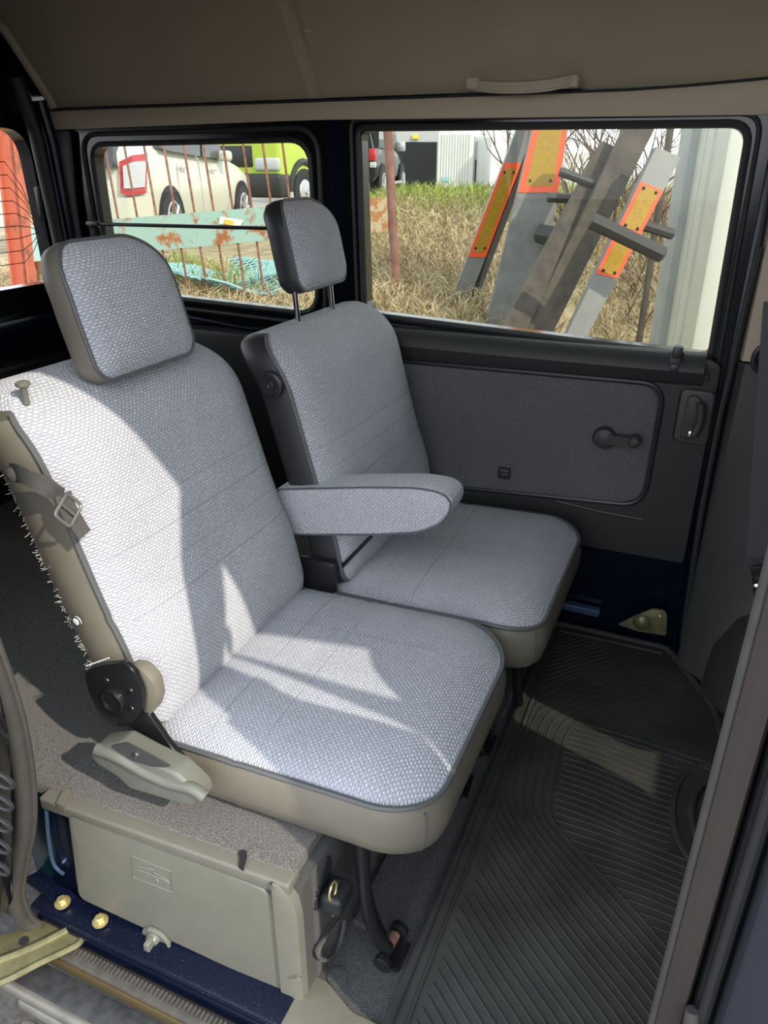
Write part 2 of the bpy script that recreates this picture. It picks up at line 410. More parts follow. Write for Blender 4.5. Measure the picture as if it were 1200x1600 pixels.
# ---- cross-section of the headliner, far side to near side
CEIL = [(1.715, 1.222), (1.695, 1.262), (1.649, 1.322), (1.59, 1.402), (1.50, 1.455), (1.38, 1.485), (1.22, 1.50), (1.09, 1.503),
        (.96, 1.503), (.80, 1.50), (.68, 1.495), (.60, 1.485), (.535, 1.475), (.49, 1.465)]
def ceiling_strip(x0, x1, dz=0.0):
    r0 = [(x0, y, z+dz) for y, z in CEIL]; r1 = [(x1, y, z+dz) for y, z in CEIL]
    o0 = [(x0, y+.02*(1 if y > 1.09 else -1), z+.03+dz) for y, z in CEIL[::-1]]; o1 = [(x1, y+.02*(1 if y > 1.09 else -1), z+.03+dz) for y, z in CEIL[::-1]]
    return loft([r0+o0, r1+o1])
ce = struct(thing('ceiling', 'beige fabric headliner curving down to the far windows', None, (-.1, 1.09, 1.5), kind='structure'))
mesh('headliner_panel', *ceiling_strip(-1.72, -.935), 'headliner', ce)
mesh('headliner_panel', *ceiling_strip(-.905, 1.42), 'headliner', ce)
mesh('cross_seam', *ceiling_strip(-.935, -.905, -.004), 'beige_trim', ce)
mesh('seam_line', *tube([(-.905, y-.002*(1 if y > 1.09 else -1), z-.003) for y, z in CEIL], .0035, 6), 'headliner', ce)
mesh('rear_edge', *tube([(-1.715, y, z-.004) for y, z in CEIL], .012, 8), 'beige_trim', ce)
bt = PY(482, 47, 1.628)
mesh('trim_button', *lathe([(.0095, 0), (.0095, .003), (.006, .0045), (.001, .005)], frame(bt, (1, 0, 0), (0, .55, .83)), 16), 'beige_trim', ce)
# outer roof skin: keeps the sky out above the liner
struct(mesh('trim_roof', *loft([[(x, y+.03*(1 if y > 1.09 else -1), z+.045) for y, z in CEIL]+[(x, y+.03*(1 if y > 1.09 else -1), z+.06) for y, z in CEIL[::-1]] for x in (-1.82, 1.45)]), 'blue_paint'))
# rail of lighter trim between headliner and windows
rail = [PY(x, y, 1.685).z for x, y in ((75, 203), (500, 187), (1170, 180))]
def rail_strip():
    rings = []
    for i in range(24):
        x = -1.715+i*(2.35/23); zb = rail[0]+(rail[1]-rail[0])*(x+1.7)/.78 if x < -.92 else rail[1]+(rail[2]-rail[1])*(x+.92)/.96; zt = 1.228+(.028*max(0, (x+.25)/.5)**1.5)
        rings.append([(x, 1.685, zb), (x, 1.680, (zb+zt)/2), (x, 1.688, zt), (x, 1.73, zt), (x, 1.73, zb)])
    return loft(rings)
struct(mesh('trim_1', *rail_strip(), 'beige_trim'), 'beige rail between headliner and far windows')
mesh('seam_line', *tube([(-1.715+i*.1, 1.686, 1.229+(.028*max(0, (-1.715+i*.1+.25)/.5)**1.5)) for i in range(24)], .0028, 6), 'black_plastic', bpy.data.objects['trim_1'])

# ---- far side: quarter panel with its window, sliding door with its window
W1 = [(-1.585, 1.128), (-.935, 1.136), (-.932, .757), (-1.555, .752)]     # clear glass, quarter window
w1 = [PY(x, y, YW) for x, y in ((146, 229), (482, 222), (496, 488), (180, 452))]
W1 = [(p.x, p.z) for p in w1]
w2 = [PY(x, y, YW) for x, y in ((566, 205), (1166, 199), (1106, 553), (575, 487))]
W2 = [(p.x, p.z) for p in w2]
hole1 = roundpoly(W1, [.045, .055, .06, .05]); hole2 = roundpoly(W2, [.02, .035, .012, .03])
def grow(P, d):
    c = Vector((sum(p[0] for p in P)/len(P), sum(p[1] for p in P)/len(P)))
    w_ = max(p[0] for p in P)-min(p[0] for p in P); h_ = max(p[1] for p in P)-min(p[1] for p in P)
    return [(c.x+(p[0]-c.x)*(1+2*d/w_), c.y+(p[1]-c.y)*(1+2*d/h_)) for p in P]
qw = struct(thing('wall_left', 'dark blue painted body side around the far quarter window', None, (-1.3, 1.72, 0), kind='structure'))
mesh('side_panel', *holed([(-1.80, -.02), (-.885, -.02), (-.885, 1.235), (-1.80, 1.235)], grow(hole1, .055), XZ(1.70), -.06, .0), 'gloss_black', qw)
mesh('pillar_cover', *prism(roundpoly([(-1.80, .60), (-1.675, .60), (-1.665, 1.0), (-1.645, 1.18), (-1.80, 1.18)], .01), XZ(1.685), 0, .012, .006), 'mid_plastic', qw)
mesh('pressed_ridge', *tube([PY(x, y, 1.665) for x, y in ((280, 492), (380, 512), (470, 520))], .006), 'blue_paint', qw)
mesh('lower_trim', *boxm(-1.78, -.86, 1.63, 1.69, .2, .70, .015), 'black_plastic', qw)
wn1 = struct(thing('window_1', 'far quarter window framed in black rubber behind the seats', None, (-1.25, YW, .75), kind='structure'))
mesh('window_frame', *holed(grow(hole1, .056), hole1, XZ(YW), -.03, .006), 'gloss_black', wn1)
mesh('rubber_seal', *tube([(p[0], YW-.004, p[1]) for p in grow(hole1, .006)], .007, 8, True), 'rubber', wn1)
mesh('outer_bead', *tube([(p[0], YW-.008, p[1]) for p in grow(hole1, .030)], .006, 8, True), 'rubber', wn1)
mesh('pane', *prism(grow(hole1, .01), XZ(YW), -.016, -.012), 'tinted_glass', wn1)

dr = struct(thing('door_1', 'far sliding door with window, grey trim panel and fabric insert', None, (-.4, 1.72, 0), kind='structure'))
mesh('door_shell', *holed([(-.885, .06), (.055, .06), (.055, 1.235), (-.885, 1.235)], grow(hole2, .045), XZ(1.70), -.07, .005), 'blue_paint', dr)
mesh('door_sill_recess', *boxm(-.87, .05, 1.69, 1.74, -.02, .27), 'blue_paint', dr)
wn2 = struct(thing('window_2', 'large far sliding door window with outdoor view', None, (-.4, YW, .74), kind='structure'))
mesh('window_frame', *holed(grow(hole2, .046), hole2, XZ(YW), -.03, .008), 'gloss_black', wn2)
mesh('rubber_seal', *tube([(p[0], YW-.006, p[1]) for p in grow(hole2, .007)], .008, 8, True), 'rubber', wn2)
mesh('outer_bead', *tube([(p[0], YW-.009, p[1]) for p in grow(hole2, .024)], .005, 8, True), 'rubber', wn2)
mesh('pane', *prism(grow(hole2, .01), XZ(YW), -.016, -.012), 'tinted_glass', wn2)
# door trim panel: ledge, face, insert
YP = 1.665
def q(x, y, Y=YP): p = PY(x, y, Y); return (p.x, p.z)
tp = roundpoly([(-.875, .765), q(604, 516), q(1112, 562), q(1128, 573), q(1068, 882), q(900, 852), (-.875, .262)], [.02, .01, .01, .01, .012, .01, .02])
mesh('trim_panel', *prism(tp, XZ(YP), -.02, .0, .006, 2), 'dark_plastic', dr)
ledge = []
for x, y0, y1 in ((560, 508, 560), (620, 517, 563), (760, 530, 577), (900, 543, 589), (1060, 557, 603), (1104, 561, 606)):
    p0, p1 = PY(x, y0, YP), PY(x, y1, YP); d = .030
    ledge.append([(p0.x, 1.69, p0.z+.008), (p0.x, YP-.005, p0.z+.006), (p0.x, YP-d*.8, p0.z-.010), (p0.x, YP-d, (p0.z*.6+p1.z*.4)), (p0.x, YP-d*.45, p1.z+.012), (p0.x, YP+.004, p1.z), (p0.x, 1.69, p1.z)])
mesh('window_ledge', *loft(ledge), 'dark_plastic', dr)
ins = roundpoly([q(560, 560), q(1036, 603), q(1003, 788), q(560, 742)], [.02, .05, .055, .02], 8)
cx_, cz_ = sum(p[0] for p in ins)/len(ins), sum(p[1] for p in ins)/len(ins)
def insert_panel():
    V, Fc, uv = [], [], []; k = len(ins)
    for s_, h in ((1, -.002), (.985, .006), (.95, .009), (.6, .010), (.25, .010)):
        for p in ins:
            a, b = cx_+(p[0]-cx_)*s_, cz_+(p[1]-cz_)*s_; V.append((a, YP-h, b)); uv.append((a, b))
    for r_ in range(4):
        for i in range(k): Fc.append((r_*k+i, r_*k+(i+1) % k, r_*k+k+(i+1) % k, r_*k+k+i))
    Fc.append(list(range(4*k, 5*k))); return V, Fc, uv
V, Fc, uv = insert_panel(); mesh('fabric_insert', V, Fc, 'door_fabric', dr, uv=uv)
mesh('insert_border', *tube([(p[0], YP-.002, p[1]) for p in grow(ins, .004)], .006, 8, True), 'black_plastic', dr)
mesh('pressed_line', *tube([PY(x, y, YP-.002) for x, y in ((870, 783), (940, 800), (1004, 812))], .0035, 6), 'dark_plastic', dr)
# window crank
ck = PY(945, 683, YP-.012)
cr = mesh('window_crank', *lathe([(.026, 0), (.027, .006), (.022, .016), (.012, .02), (.002, .021)], (ck, Vector((1, 0, 0)), Vector((0, 0, 1)), Vector((0, -1, 0))), 24), 'dark_plastic', dr)
ce2 = PY(992, 687, YP-.03)
mesh('crank_arm', *loft([[ck+Vector((0, -.012, 0))+Vector((.006+t_*(ce2.x-ck.x), -.018*t_, t_*(ce2.z-ck.z)))+Vector((0, a*.006, b*(.013-.005*t_))) for a, b in ((-1, -1), (1, -1), (1, 1), (-1, 1))] for t_ in (0, .35, .7, 1)]), 'dark_plastic', cr)
mesh('crank_knob', *lathe([(.011, 0), (.0135, .004), (.0135, .022), (.009, .027), (.001, .028)], (ce2+Vector((0, .004, 0)), Vector((1, 0, 0)), Vector((0, 0, 1)), Vector((0, -1, 0))), 20), 'dark_plastic', cr)
# small recessed socket in the insert
sc_ = PY(788, 739, YP-.012)
so = mesh('socket_bezel', *holed([(sc_.x+a, sc_.z+b) for a, b in rrect(.0155, .0145, .003)], [(sc_.x+a, sc_.z+b) for a, b in rrect(.0115, .0105, .002)], XZ(YP-.012), -.004, .003), 'black_plastic', dr)
mesh('socket_flap', *boxm(sc_.x-.010, sc_.x+.010, YP-.016, YP-.011, sc_.z-.009, sc_.z+.002, .001), 'dark_plastic', so)
# latch at the window, label plate, door handle in its bezel
lt = PY(1055, 568, YP-.02)
la = mesh('window_latch', *boxm(lt.x-.014, lt.x+.014, YP-.024, YP-.0, lt.z-.024, lt.z+.026, .004), 'black_plastic', dr)
mesh('latch_button', *boxm(lt.x-.009, lt.x+.009, YP-.030, YP-.02, lt.z-.018, lt.z+.0, .002), 'black_plastic', la)
mesh('latch_hook', *boxm(lt.x-.009, lt.x+.011, YP-.030, YP-.005, lt.z+.012, lt.z+.036, .003), 'black_plastic', la)
lp = PY(1091, 588, YP-.001)
mesh('label_outline', *tube([(lp.x+a, YP-.001, lp.z+b) for a, b in rrect(.021, .006, .001, 2)], .0011, 6, True), 'black_plastic', dr)
mesh('label_plate', *boxm(lp.x-.019, lp.x+.019, YP-.0012, YP+.004, lp.z-.0045, lp.z+.0045), 'mid_plastic', dr)
hb = [q(1066, 607), q(1118, 613), q(1103, 692), q(1052, 686)]
bz = mesh('handle_bezel', *prism(roundpoly(hb, .012), XZ(YP), .0, .005, .002), 'mid_plastic', dr)
mesh('bezel_groove', *tube([(p[0], YP-.004, p[1]) for p in grow(roundpoly(hb, .012), .002)], .0022, 6, True), 'black_plastic', dr)
dh = mesh('door_handle', *prism(roundpoly([q(1076, 616), q(1090, 616), q(1098, 624), q(1096, 640), q(1078, 684), q(1063, 682)], .006), XZ(YP), .004, .016, .004), 'dark_plastic', dr)
hg = [PY(x, y, YP-.026) for x, y in ((1094, 630), (1096, 645), (1092, 664), (1084, 680))]
mesh('pull_grip', *tube(smoothline(hg, 4), .0085, 10), 'dark_plastic', dh)
hc = PY(1079, 679, YP-.025)
mesh('lock_knob', *boxm(hc.x-.006, hc.x+.006, YP-.028, YP-.012, hc.z-.008, hc.z+.008, .003), 'chrome', dh)
# bright roller track and zinc hinge bracket low on the door
t0, t1 = PY(868, 945, 1.67), PY(938, 958, 1.67)
mesh('roller_track', *prism(roundpoly([(t0.x-.01, t0.z+.004), (t0.x+.03, t0.z+.014), (t1.x, t1.z+.008), (t1.x-.004, t1.z-.010), (t0.x+.03, t0.z-.004)], .006), XZ(1.67), -.012, .008, .003), 'track_blue', dr)
hbk = [PY(x, y, 1.655) for x, y in ((965, 975), (992, 962), (1018, 951), (1038, 953), (1043, 960), (1041, 992), (1000, 986))]
hbp = mesh('hinge_bracket', *prism(roundpoly([(p.x, p.z) for p in hbk], .006), XZ(1.655), -.004, .004, .002), 'zinc', dr)
hq = PY(1031, 963, 1.65); mesh('bracket_rivet', *lathe([(.005, 0), (.005, .003), (.002, .0045)], (hq, Vector((1, 0, 0)), Vector((0, 0, 1)), Vector((0, -1, 0))), 12), 'brass_bolt', hbp)
hq = PY(1003, 972, 1.65); mesh('bracket_boss', *lathe([(.022, 0), (.019, .006), (.010, .011), (.002, .012)], (hq, Vector((1, 0, 0)), Vector((0, 0, 1)), Vector((0, -1, 0))), 20), 'zinc', hbp)

# ---- far pillar beside the sliding door: painted edge, seal, dark lower cover, beige upper cover
pl_ = struct(thing('wall_front_left', 'far door pillar with dark lower cover and beige upper cover', None, (.12, 1.7, 0), kind='structure'))
mesh('painted_edge', *boxm(.045, .062, 1.655, 1.75, -.02, 1.19, .004), 'blue_paint', pl_)
def colx(pts, Y): return [(p.x, p.y, p.z) for p in (PY(x, y, Y) for x, y in pts)]
mesh('door_seal', *tube(colx([(1187, 385), (1153, 530), (1140, 590), (1125, 651), (1096, 799), (1076, 930), (1066, 1000)], 1.648), .0065, 8), 'rubber', pl_)
low = []
for z, xa, ya, xb, yb in ((.02, .066, 1.60, .34, 1.40), (.10, .066, 1.64, .34, 1.52), (.25, .066, 1.652, .34, 1.60), (.50, .066, 1.655, .34, 1.63), (.735, .066, 1.656, .34, 1.645)):
    low.append([(xa, 1.70, z), (xa, ya, z), (xa+.012, ya-.014, z), ((xa+xb)/2, (ya+yb)/2-.018, z), (xb, yb-.02, z), (xb+.06, yb+.03, z), (xb+.06, 1.70, z)])
mesh('lower_cover', *loft(low), 'dark_plastic', pl_)
upc = [[(x0, 1.70, z), (x0, 1.668, z), (x0+.006, 1.650, z), (x0+.032, 1.648, z), (x0+.036, 1.668, z), (x0+.036, 1.70, z)] for z, x0 in ((.738, .066), (1.0, .066), (1.20, .068))]
mesh('upper_cover', *loft(upc), 'beige_trim', pl_)
mesh('rear_pillar_cover', *boxm(.102, .60, 1.655, 1.70, .738, 1.22, .006), 'mid_plastic', pl_)
mesh('pillar_backing', *boxm(.05, .62, 1.69, 1.745, -.02, 1.23), 'black_plastic', pl_)
# wheel-arch hump below the pillar
wa = []
for i in range(9):
    a = pi*i/8; wa.append([(.29-.17*cos(a), 1.69, .0+.25*sin(a)), (.29-.17*cos(a), 1.52, .0+.24*sin(a)), (.29-.13*cos(a), 1.47, .0+.19*sin(a)), (.29-.13*cos(a), 1.47, -.02), (.29-.17*cos(a), 1.69, -.02)])
mesh('arch_cover', *loft(wa), 'dark_plastic', pl_)
# front far side (mostly out of frame): front door with its window
fd = [(.60, -.02), (1.62, -.02), (1.62, 1.22), (.60, 1.22)]
fdo = struct(thing('door_2', 'far front door of the van', None, (1.1, 1.7, 0), kind='structure'))
mesh('door_shell', *holed(fd, roundpoly([(.66, .76), (1.40, .76), (1.22, 1.16), (.66, 1.16)], .04), XZ(1.70), -.05, .01), 'dark_plastic', fdo)

# ---- rear: tailgate with window
RW = [PX(x, y, -1.78) for x, y in ((0, 190), (56, 213), (76, 330), (78, 446))]
rwt, rwb = 1.185, .79
hole3 = roundpoly([(1.655, rwt), (1.665, rwb), (.53, rwb), (.55, rwt)], [.075, .03, .03, .075], 8)
tg = struct(thing('wall_rear', 'black tailgate inside with the rear window', None, (-1.8, 1.09, .2), kind='structure'))
mesh('tailgate_shell', *holed([(.40, .10), (1.78, .10), (1.78, 1.56), (.40, 1.56)], grow(hole3, .06), YZ(-1.79), -.05, .01), 'gloss_black', tg)
mesh('tailgate_trim', *prism(roundpoly([(.5, .14), (1.70, .14), (1.70, .60), (.5, .60)], .03), YZ(-1.77), -.01, .03, .012), 'black_plastic', tg)
mesh('painted_rail', *prism(roundpoly([(.5, .635), (1.70, .635), (1.70, .715), (.5, .715)], .02), YZ(-1.77), -.01, .02, .012), 'blue_paint', tg)
mesh('side_channel', *tube([(-1.70, 1.665, .55), (-1.70, 1.672, .9), (-1.705, 1.668, 1.15), (-1.71, 1.655, 1.25)], .018, 10), 'blue_paint', tg)
mesh('side_seal', *tube([(-1.735, 1.655, .55), (-1.735, 1.668, .9), (-1.738, 1.655, 1.17), (-1.74, 1.615, 1.30)], .022, 10), 'rubber', tg)
wn3 = struct(thing('window_3', 'rear tailgate window with fine heating wires', None, (-1.79, 1.09, .79), kind='structure'))
mesh('window_frame', *holed(grow(hole3, .061), hole3, YZ(-1.79), -.03, .014), 'gloss_black', wn3)
mesh('pane', *prism(grow(hole3, .01), YZ(-1.80), -.004, 0), 'rear_glass', wn3)
for i in range(9):
    z = 1.105-i*.032
    mesh('heating_wire', *tube([(-1.798, .60, z), (-1.798, 1.585, z), (-1.798, 1.625, z+(.93-z)*.35), (-1.798, 1.652, .96-.006*i)], .0011, 5), 'black_plastic', wn3)
wc = PX(66, 318, -1.775)
mesh('wire_cover', *boxm(-1.79, -1.765, wc.y-.01, wc.y+.014, wc.z-.035, wc.z+.045, .008), 'black_plastic', wn3)

# ---- load floor, seat box, lower floor
ZB = .23
lf = struct(mesh('floor_load', *boxm(-1.78, -.86, .56, 1.69, ZB-.05, ZB-.022), 'box_carpet'), 'grey carpet of the raised load floor')
fl = struct(mesh('floor', *boxm(-.40, 1.5, .545, 1.70, -.04, -.006), 'floor_carpet'), 'dark grey carpet of the footwell')
mesh('carpet_step', *prism(roundpoly([(-.31, 0), (-.285, .004), (-.262, -.004), (-.262, -.02), (-.36, -.02), (-.36, .01)], .004), frame((0, 1.68, 0), (1, 0, 0), (0, 0, 1)), 0, .98), 'floor_carpet', fl)
mesh('floor_plug', *lathe([(.0155, 0), (.015, .003), (.012, .0035), (.001, .003)], (PZ(527, 1527, -.006), Vector((1, 0, 0)), Vector((0, 1, 0)), Vector((0, 0, 1))), 20), 'floor_carpet', fl)

# ================================================================== SEAT BOX with its lid (under the near seat)
BXB = math.atan2(.020, .45)
BXO = Vector((-.82, .546, 0)); BXU = Vector((cos(BXB), sin(BXB), 0)); BXN = Vector((sin(BXB), -cos(BXB), 0))
def FB(h=0): return (BXO+BXN*h, BXU, Vector((0, 0, 1)), BXN)
def PB(x, y, h=0):
    d = sight(x, y); o_ = BXO+BXN*h; return CAM+d*((o_-CAM).dot(BXN)/d.dot(BXN))
def qb(x, y, h=0): p = PB(x, y, h)-BXO; return (p.dot(BXU), p.z)
bx = thing('storage_box', 'grey plastic storage box with carpeted top below the near seat', 'storage box', (-.6, .6, 0))
L0, L1 = qb(62, 1243), qb(448, 1380)                   # upper edge of the lip, left and right
def ztop(sx_): return L0[1]+(L1[1]-L0[1])*(sx_-L0[0])/(L1[0]-L0[0])
R1 = qb(478, 1560)[0]
mesh('top_lip', *prism(roundpoly([(L0[0], ztop(L0[0])), (R1-.012, ztop(R1-.012)), (R1-.012, ztop(R1)-.024), (L0[0], ztop(L0[0])-.024)], .006), FB(), -.03, .004, .005, 3), 'grey_plastic', bx)
pz = ztop(R1); pr = []
for z in (-.05, .03, .10, pz-.06, pz-.03, pz-.012, pz-.002):
    k = max(0, (z-(pz-.05))/.05); s1 = R1-.030*k*k; s0 = R1-.040
    pr.append([BXO+BXU*a_+BXN*b_+Vector((0, 0, z)) for a_, b_ in ((s0, -.05), (s0, .004), (s0+.004, .008), (s1-.010, .008), (s1-.002, .004), (s1, -.006), (s1, -.05))])
mesh('corner_post', *loft(pr), 'grey_plastic', bx)
XS = (BXO+BXU*R1).x
mesh('post_screw', *lathe([(.004, 0), (.004, .002), (.002, .003)], frame(PX(468, 1530, XS+.001), (0, 1, 0), (0, 0, 1)), 12), 'grey_plastic', bx)
mesh('side_wall', *prism([(.575, -.03), (1.66, -.006), (1.66, ZB-.012), (.575, pz-.014)], YZ(XS), -.02, 0), 'ribbed_vinyl', bx)
for i in range(27):
    z = .0+i*.0085
    mesh('wall_rib', *tube([(XS, .60, z), (XS, .82, z+.0015*sin(i))], .0016, 4), 'ribbed_vinyl', bx)
cz = lambda x_: ztop((x_-BXO.x)/BXU.x)
def carpet():
    xs = [-1.76, -1.4, -1.1]+[-.84+i*(XS-.016+.84)/12 for i in range(13)]; rings = []
    for x_ in xs:
        y0 = BXO.y+(max(x_, -.84)-BXO.x)*math.tan(BXB)+.016; zt = cz(max(x_, -.84))+.003; zf = zt-.012 if x_ < -.5 else zt-.006
        rings.append([(x_, y0, zt-.006), (x_, y0+.002, zt), (x_, y0+.12, zt-.002), (x_, 1.66, ZB), (x_, 1.66, ZB-.02), (x_, y0, zt-.02)])
    return loft(rings)
mesh('carpet_top', *carpet(), 'box_carpet', bx)
def on_top(x, y): 
    p = PZ(x, y, ZB); return PZ(x, y, cz(p.x)+.003)
tg_ = [on_top(x, y) for x, y in ((88, 1256), (100, 1262), (112, 1236), (106, 1232), (97, 1238))]
mesh('tongue', [p+Vector((0, 0, .002)) for p in tg_]+[p-Vector((0, 0, .008)) for p in tg_], [(0, 1, 2, 3, 4), (9, 8, 7, 6, 5)]+[(i, i+5, (i+1) % 5+5, (i+1) % 5) for i in range(5)], 'grey_plastic', bx)
sl_ = [on_top(x, y) for x, y in ((372, 1331), (379, 1328), (386, 1331), (385, 1340), (380, 1358), (373, 1354), (375, 1340))]
mesh('carpet_slot', [p+Vector((0, 0, .0012)) for p in sl_]+[p-Vector((0, 0, .004)) for p in sl_], [tuple(range(7)), tuple(range(13, 6, -1))]+[(i, i+7, (i+1) % 7+7, (i+1) % 7) for i in range(7)], 'dark_inside', bx)
# lid
lidp = [qb(104, 1268, .004), qb(424, 1394, .004), qb(441, 1553, .004), qb(122, 1404, .004)]
LID = roundpoly(lidp, [.012, .03, .018, .02], 6)
lid = mesh('lid', *prism(LID, FB(), -.008, .004, .004, 3), 'grey_plastic', bx)
mesh('lid_shadow_gap', *prism(grow(LID, .004), FB(), -.030, -.014), 'black_plastic', bx)
pg = [PB(x, y, .0045) for x, y in ((207, 1337), (268, 1362), (270, 1394), (208, 1370))]
mesh('pictogram_frame', *tube(smoothline(pg, 1, True), .0011, 5, True), 'lever_plastic', lid)
def lid_line(pts): return tube([PB(x, y, .0048) for x, y in pts], .0009, 4)
mesh('pictogram_car', *join(lid_line([(215, 1353), (233, 1357), (243, 1361)]), lid_line([(232, 1355), (242, 1358), (241, 1363), (262, 1375)]), lid_line([(216, 1358), (262, 1377)]), lid_line([(258, 1374), (266, 1378)]), lid_line([(259, 1377), (266, 1380)]),
     lid_line([(229, 1367), (232, 1369)]), lid_line([(244, 1374), (248, 1378)]), lid_line([(243, 1372), (249, 1376)])), 'lever_plastic', lid)
# turn knob with its half-moon plate
kq = qb(241, 1462, .006)
hm = [(kq[0]+.002+.026*cos(rad(a_)), kq[1]-.008+.026*sin(rad(a_))) for a_ in range(-25, 206, 11)]
kp = mesh('knob_plate', *prism(hm, FB(), .0, .007, .002), 'grey_plastic', lid)
def fbp(a_, b_, h): return BXO+BXU*a_+BXN*h+Vector((0, 0, b_))
mesh('plate_rim', *tube([fbp(a_, b_, .008) for a_, b_ in hm[:13]], .0032, 6), 'lever_plastic', lid)
kn = mesh('turn_knob', *lathe([(.0115, 0), (.011, .006), (.009, .010), (.004, .011)], (fbp(kq[0], kq[1]-.002, .006), BXU, Vector((0, 0, 1)), BXN), 20), 'lever_plastic', lid)
mesh('knob_wing', *prism(roundpoly([(kq[0]-.005, kq[1]-.013), (kq[0]+.006, kq[1]-.010), (kq[0]+.006, kq[1]+.008), (kq[0]-.003, kq[1]+.009)], .003), FB(), .010, .028, .003), 'lever_plastic', lid)
for dx_, ch in ((-.012, 0), (-.005, 1), (.003, 2)):      # raised lettering over the knob, worn and unreadable
    z0 = kq[1]+.008
    mesh('raised_mark', *tube([fbp(kq[0]+dx_, z0, .0075), fbp(kq[0]+dx_+.003, z0+.006, .0075), fbp(kq[0]+dx_+.005, z0+.001, .0075)] if ch != 1 else [fbp(kq[0]+dx_, z0+.007, .0075), fbp(kq[0]+dx_, z0, .0075), fbp(kq[0]+dx_+.004, z0+.004, .0075), fbp(kq[0]+dx_+.005, z0+.008, .0075)], .0009, 4), 'lever_plastic', kp)

# key remote hanging out of a slot in the box side
XK = XS+.002
kf = thing('key_remote', 'black key remote on a braided loop hanging from the box side', 'key', PX(525, 1395, XK+.015))
kp0 = PX(524, 1392, XK+.02)
mesh('slot', *prism(roundpoly([(kp0.y-.03, kp0.z-.02), (kp0.y+.0, kp0.z-.035), (kp0.y+.03, kp0.z+.02), (kp0.y+.018, kp0.z+.045)], .01), YZ(XK), -.001, .0012), 'dark_inside', kf)
mesh('fob_body', *boxm(XK+.006, XK+.040, kp0.y-.024, kp0.y+.020, kp0.z-.022, kp0.z+.010, .008, 3), 'black_plastic', kf)
mesh('fob_button', *boxm(XK+.013, XK+.026, kp0.y-.010, kp0.y+.010, kp0.z+.010, kp0.z+.0145, .002), 'rubber', kf)
mesh('key_ring', *tube([(XK+.025, kp0.y-.016+.011*cos(a), kp0.z+.022+.014*sin(a)) for a in [i*pi/8 for i in range(16)]], .0016, 6, True), 'brass_bolt', kf)
mesh('fob_tag', *boxm(XK+.013, XK+.020, kp0.y+.0, kp0.y+.012, kp0.z-.040, kp0.z-.014, .002), 'lever_plastic', kf)
mesh('ball_chain', *tube([(XK+.023, kp0.y-.014, kp0.z-.012), (XK+.025, kp0.y-.018, kp0.z-.028)], .002, 6), 'steel', kf)
lp_ = smoothline([PX(x, y, XK+.008) for x, y in ((535, 1432), (520, 1450), (502, 1475), (497, 1492), (508, 1500), (524, 1488), (534, 1462), (538, 1436))], 4)
mesh('braided_loop', *tube(lp_, .0032, 6), 'webbing', kf)

# ================================================================== NEAR SIDE BODY: sill, step, seals, pillars
def sq(x, y, z): p = PZ(x, y, z); return (p.x, p.y)
si = struct(thing('trim_sill', 'dark blue painted door sill sprinkled with dust', None, (-.3, .5, 0), kind='structure'))
zs = .004
mesh('sill_top', *boxm(-.86, -.385, .512, .60, -.05, zs, .006), 'dusty_blue', si)
mesh('sill_edge', *boxm(-.84, .3, .508, .520, -.05, -.004, .003), 'blue_paint', si)
mesh('dark_gap', *boxm(-.86, .3, .498, .510, -.06, -.030), 'rubber', si)
mesh('sill_end_cover', *prism(roundpoly([(-.39, .50), (.30, .48), (.30, .585), (-.30, .575), (-.355, .60), (-.388, .60)], .008), XY(0), -.03, .002, .004), 'grey_plastic', si)
for x, y in ((98, 1405), (157, 1434)):
    c = PZ(x, y+6, zs+.004); bo = mesh('bolt', *lathe([(.0125, 0), (.0125, .003), (.009, .004)], (c, Vector((1, 0, 0)), Vector((0, 1, 0)), Vector((0, 0, 1))), 16), 'brass_bolt', si)
    mesh('bolt_head', *lathe([(.0085, .003), (.0085, .010), (.006, .012), (.001, .012)], (c, Vector((1, 0, 0)), Vector((0, 1, 0)), Vector((0, 0, 1))), 6), 'brass_bolt', bo)
# ribbed tread strip and running step
tr = struct(thing('trim_tread', 'worn ribbed tread strip along the door opening', None, (-.5, .46, -.06), kind='structure'))
mesh('tread_base', *boxm(-.84, .25, .478, .502, -.05, -.022, .004), 'tread_rubber', tr)
for i in range(120):
    x = -.80+i*.0075
    if x < .05: mesh('tread_rib', *boxm(x, x+.004, .488, .500, -.024, -.0195), 'tread_rubber', tr, smooth=False)
mesh('gold_edge', *boxm(-.84, .25, .474, .479, -.05, -.028, .002), 'gold_strip', tr)
stp = thing('running_step', 'dusty grey running step with rounded metal tubes below the sill', 'step', (-.5, .42, -.2))
mesh('step_plate', *boxm(-.84, .1, .43, .474, -.066, -.052, .003), 'step_plate', stp)
for k, (y, z, r_, x0) in enumerate(((.432, -.064, .012, -.845), (.434, -.098, .012, -.815), (.414, -.126, .012, -.80))):
    tb = mesh('step_tube', *tube([(x0, y, z), (x0+.006, y, z), (.1, y, z)], [r_*.8, r_, r_], 14), 'grey_metal', stp)
lf_ = PZ(201, 1560, -.052); mesh('yellow_leaf', *prism([(lf_.x-.004, lf_.y-.006), (lf_.x+.005, lf_.y-.004), (lf_.x+.004, lf_.y+.007), (lf_.x-.004, lf_.y+.005)], XY(-.052), 0, .001), 'sticker', stp)
mesh('scuff_string', *tube(smoothline([PZ(x, y, -.051) for x, y in ((108, 1514), (122, 1522), (140, 1526), (157, 1522))], 4), .0014, 5), 'white_print', stp)
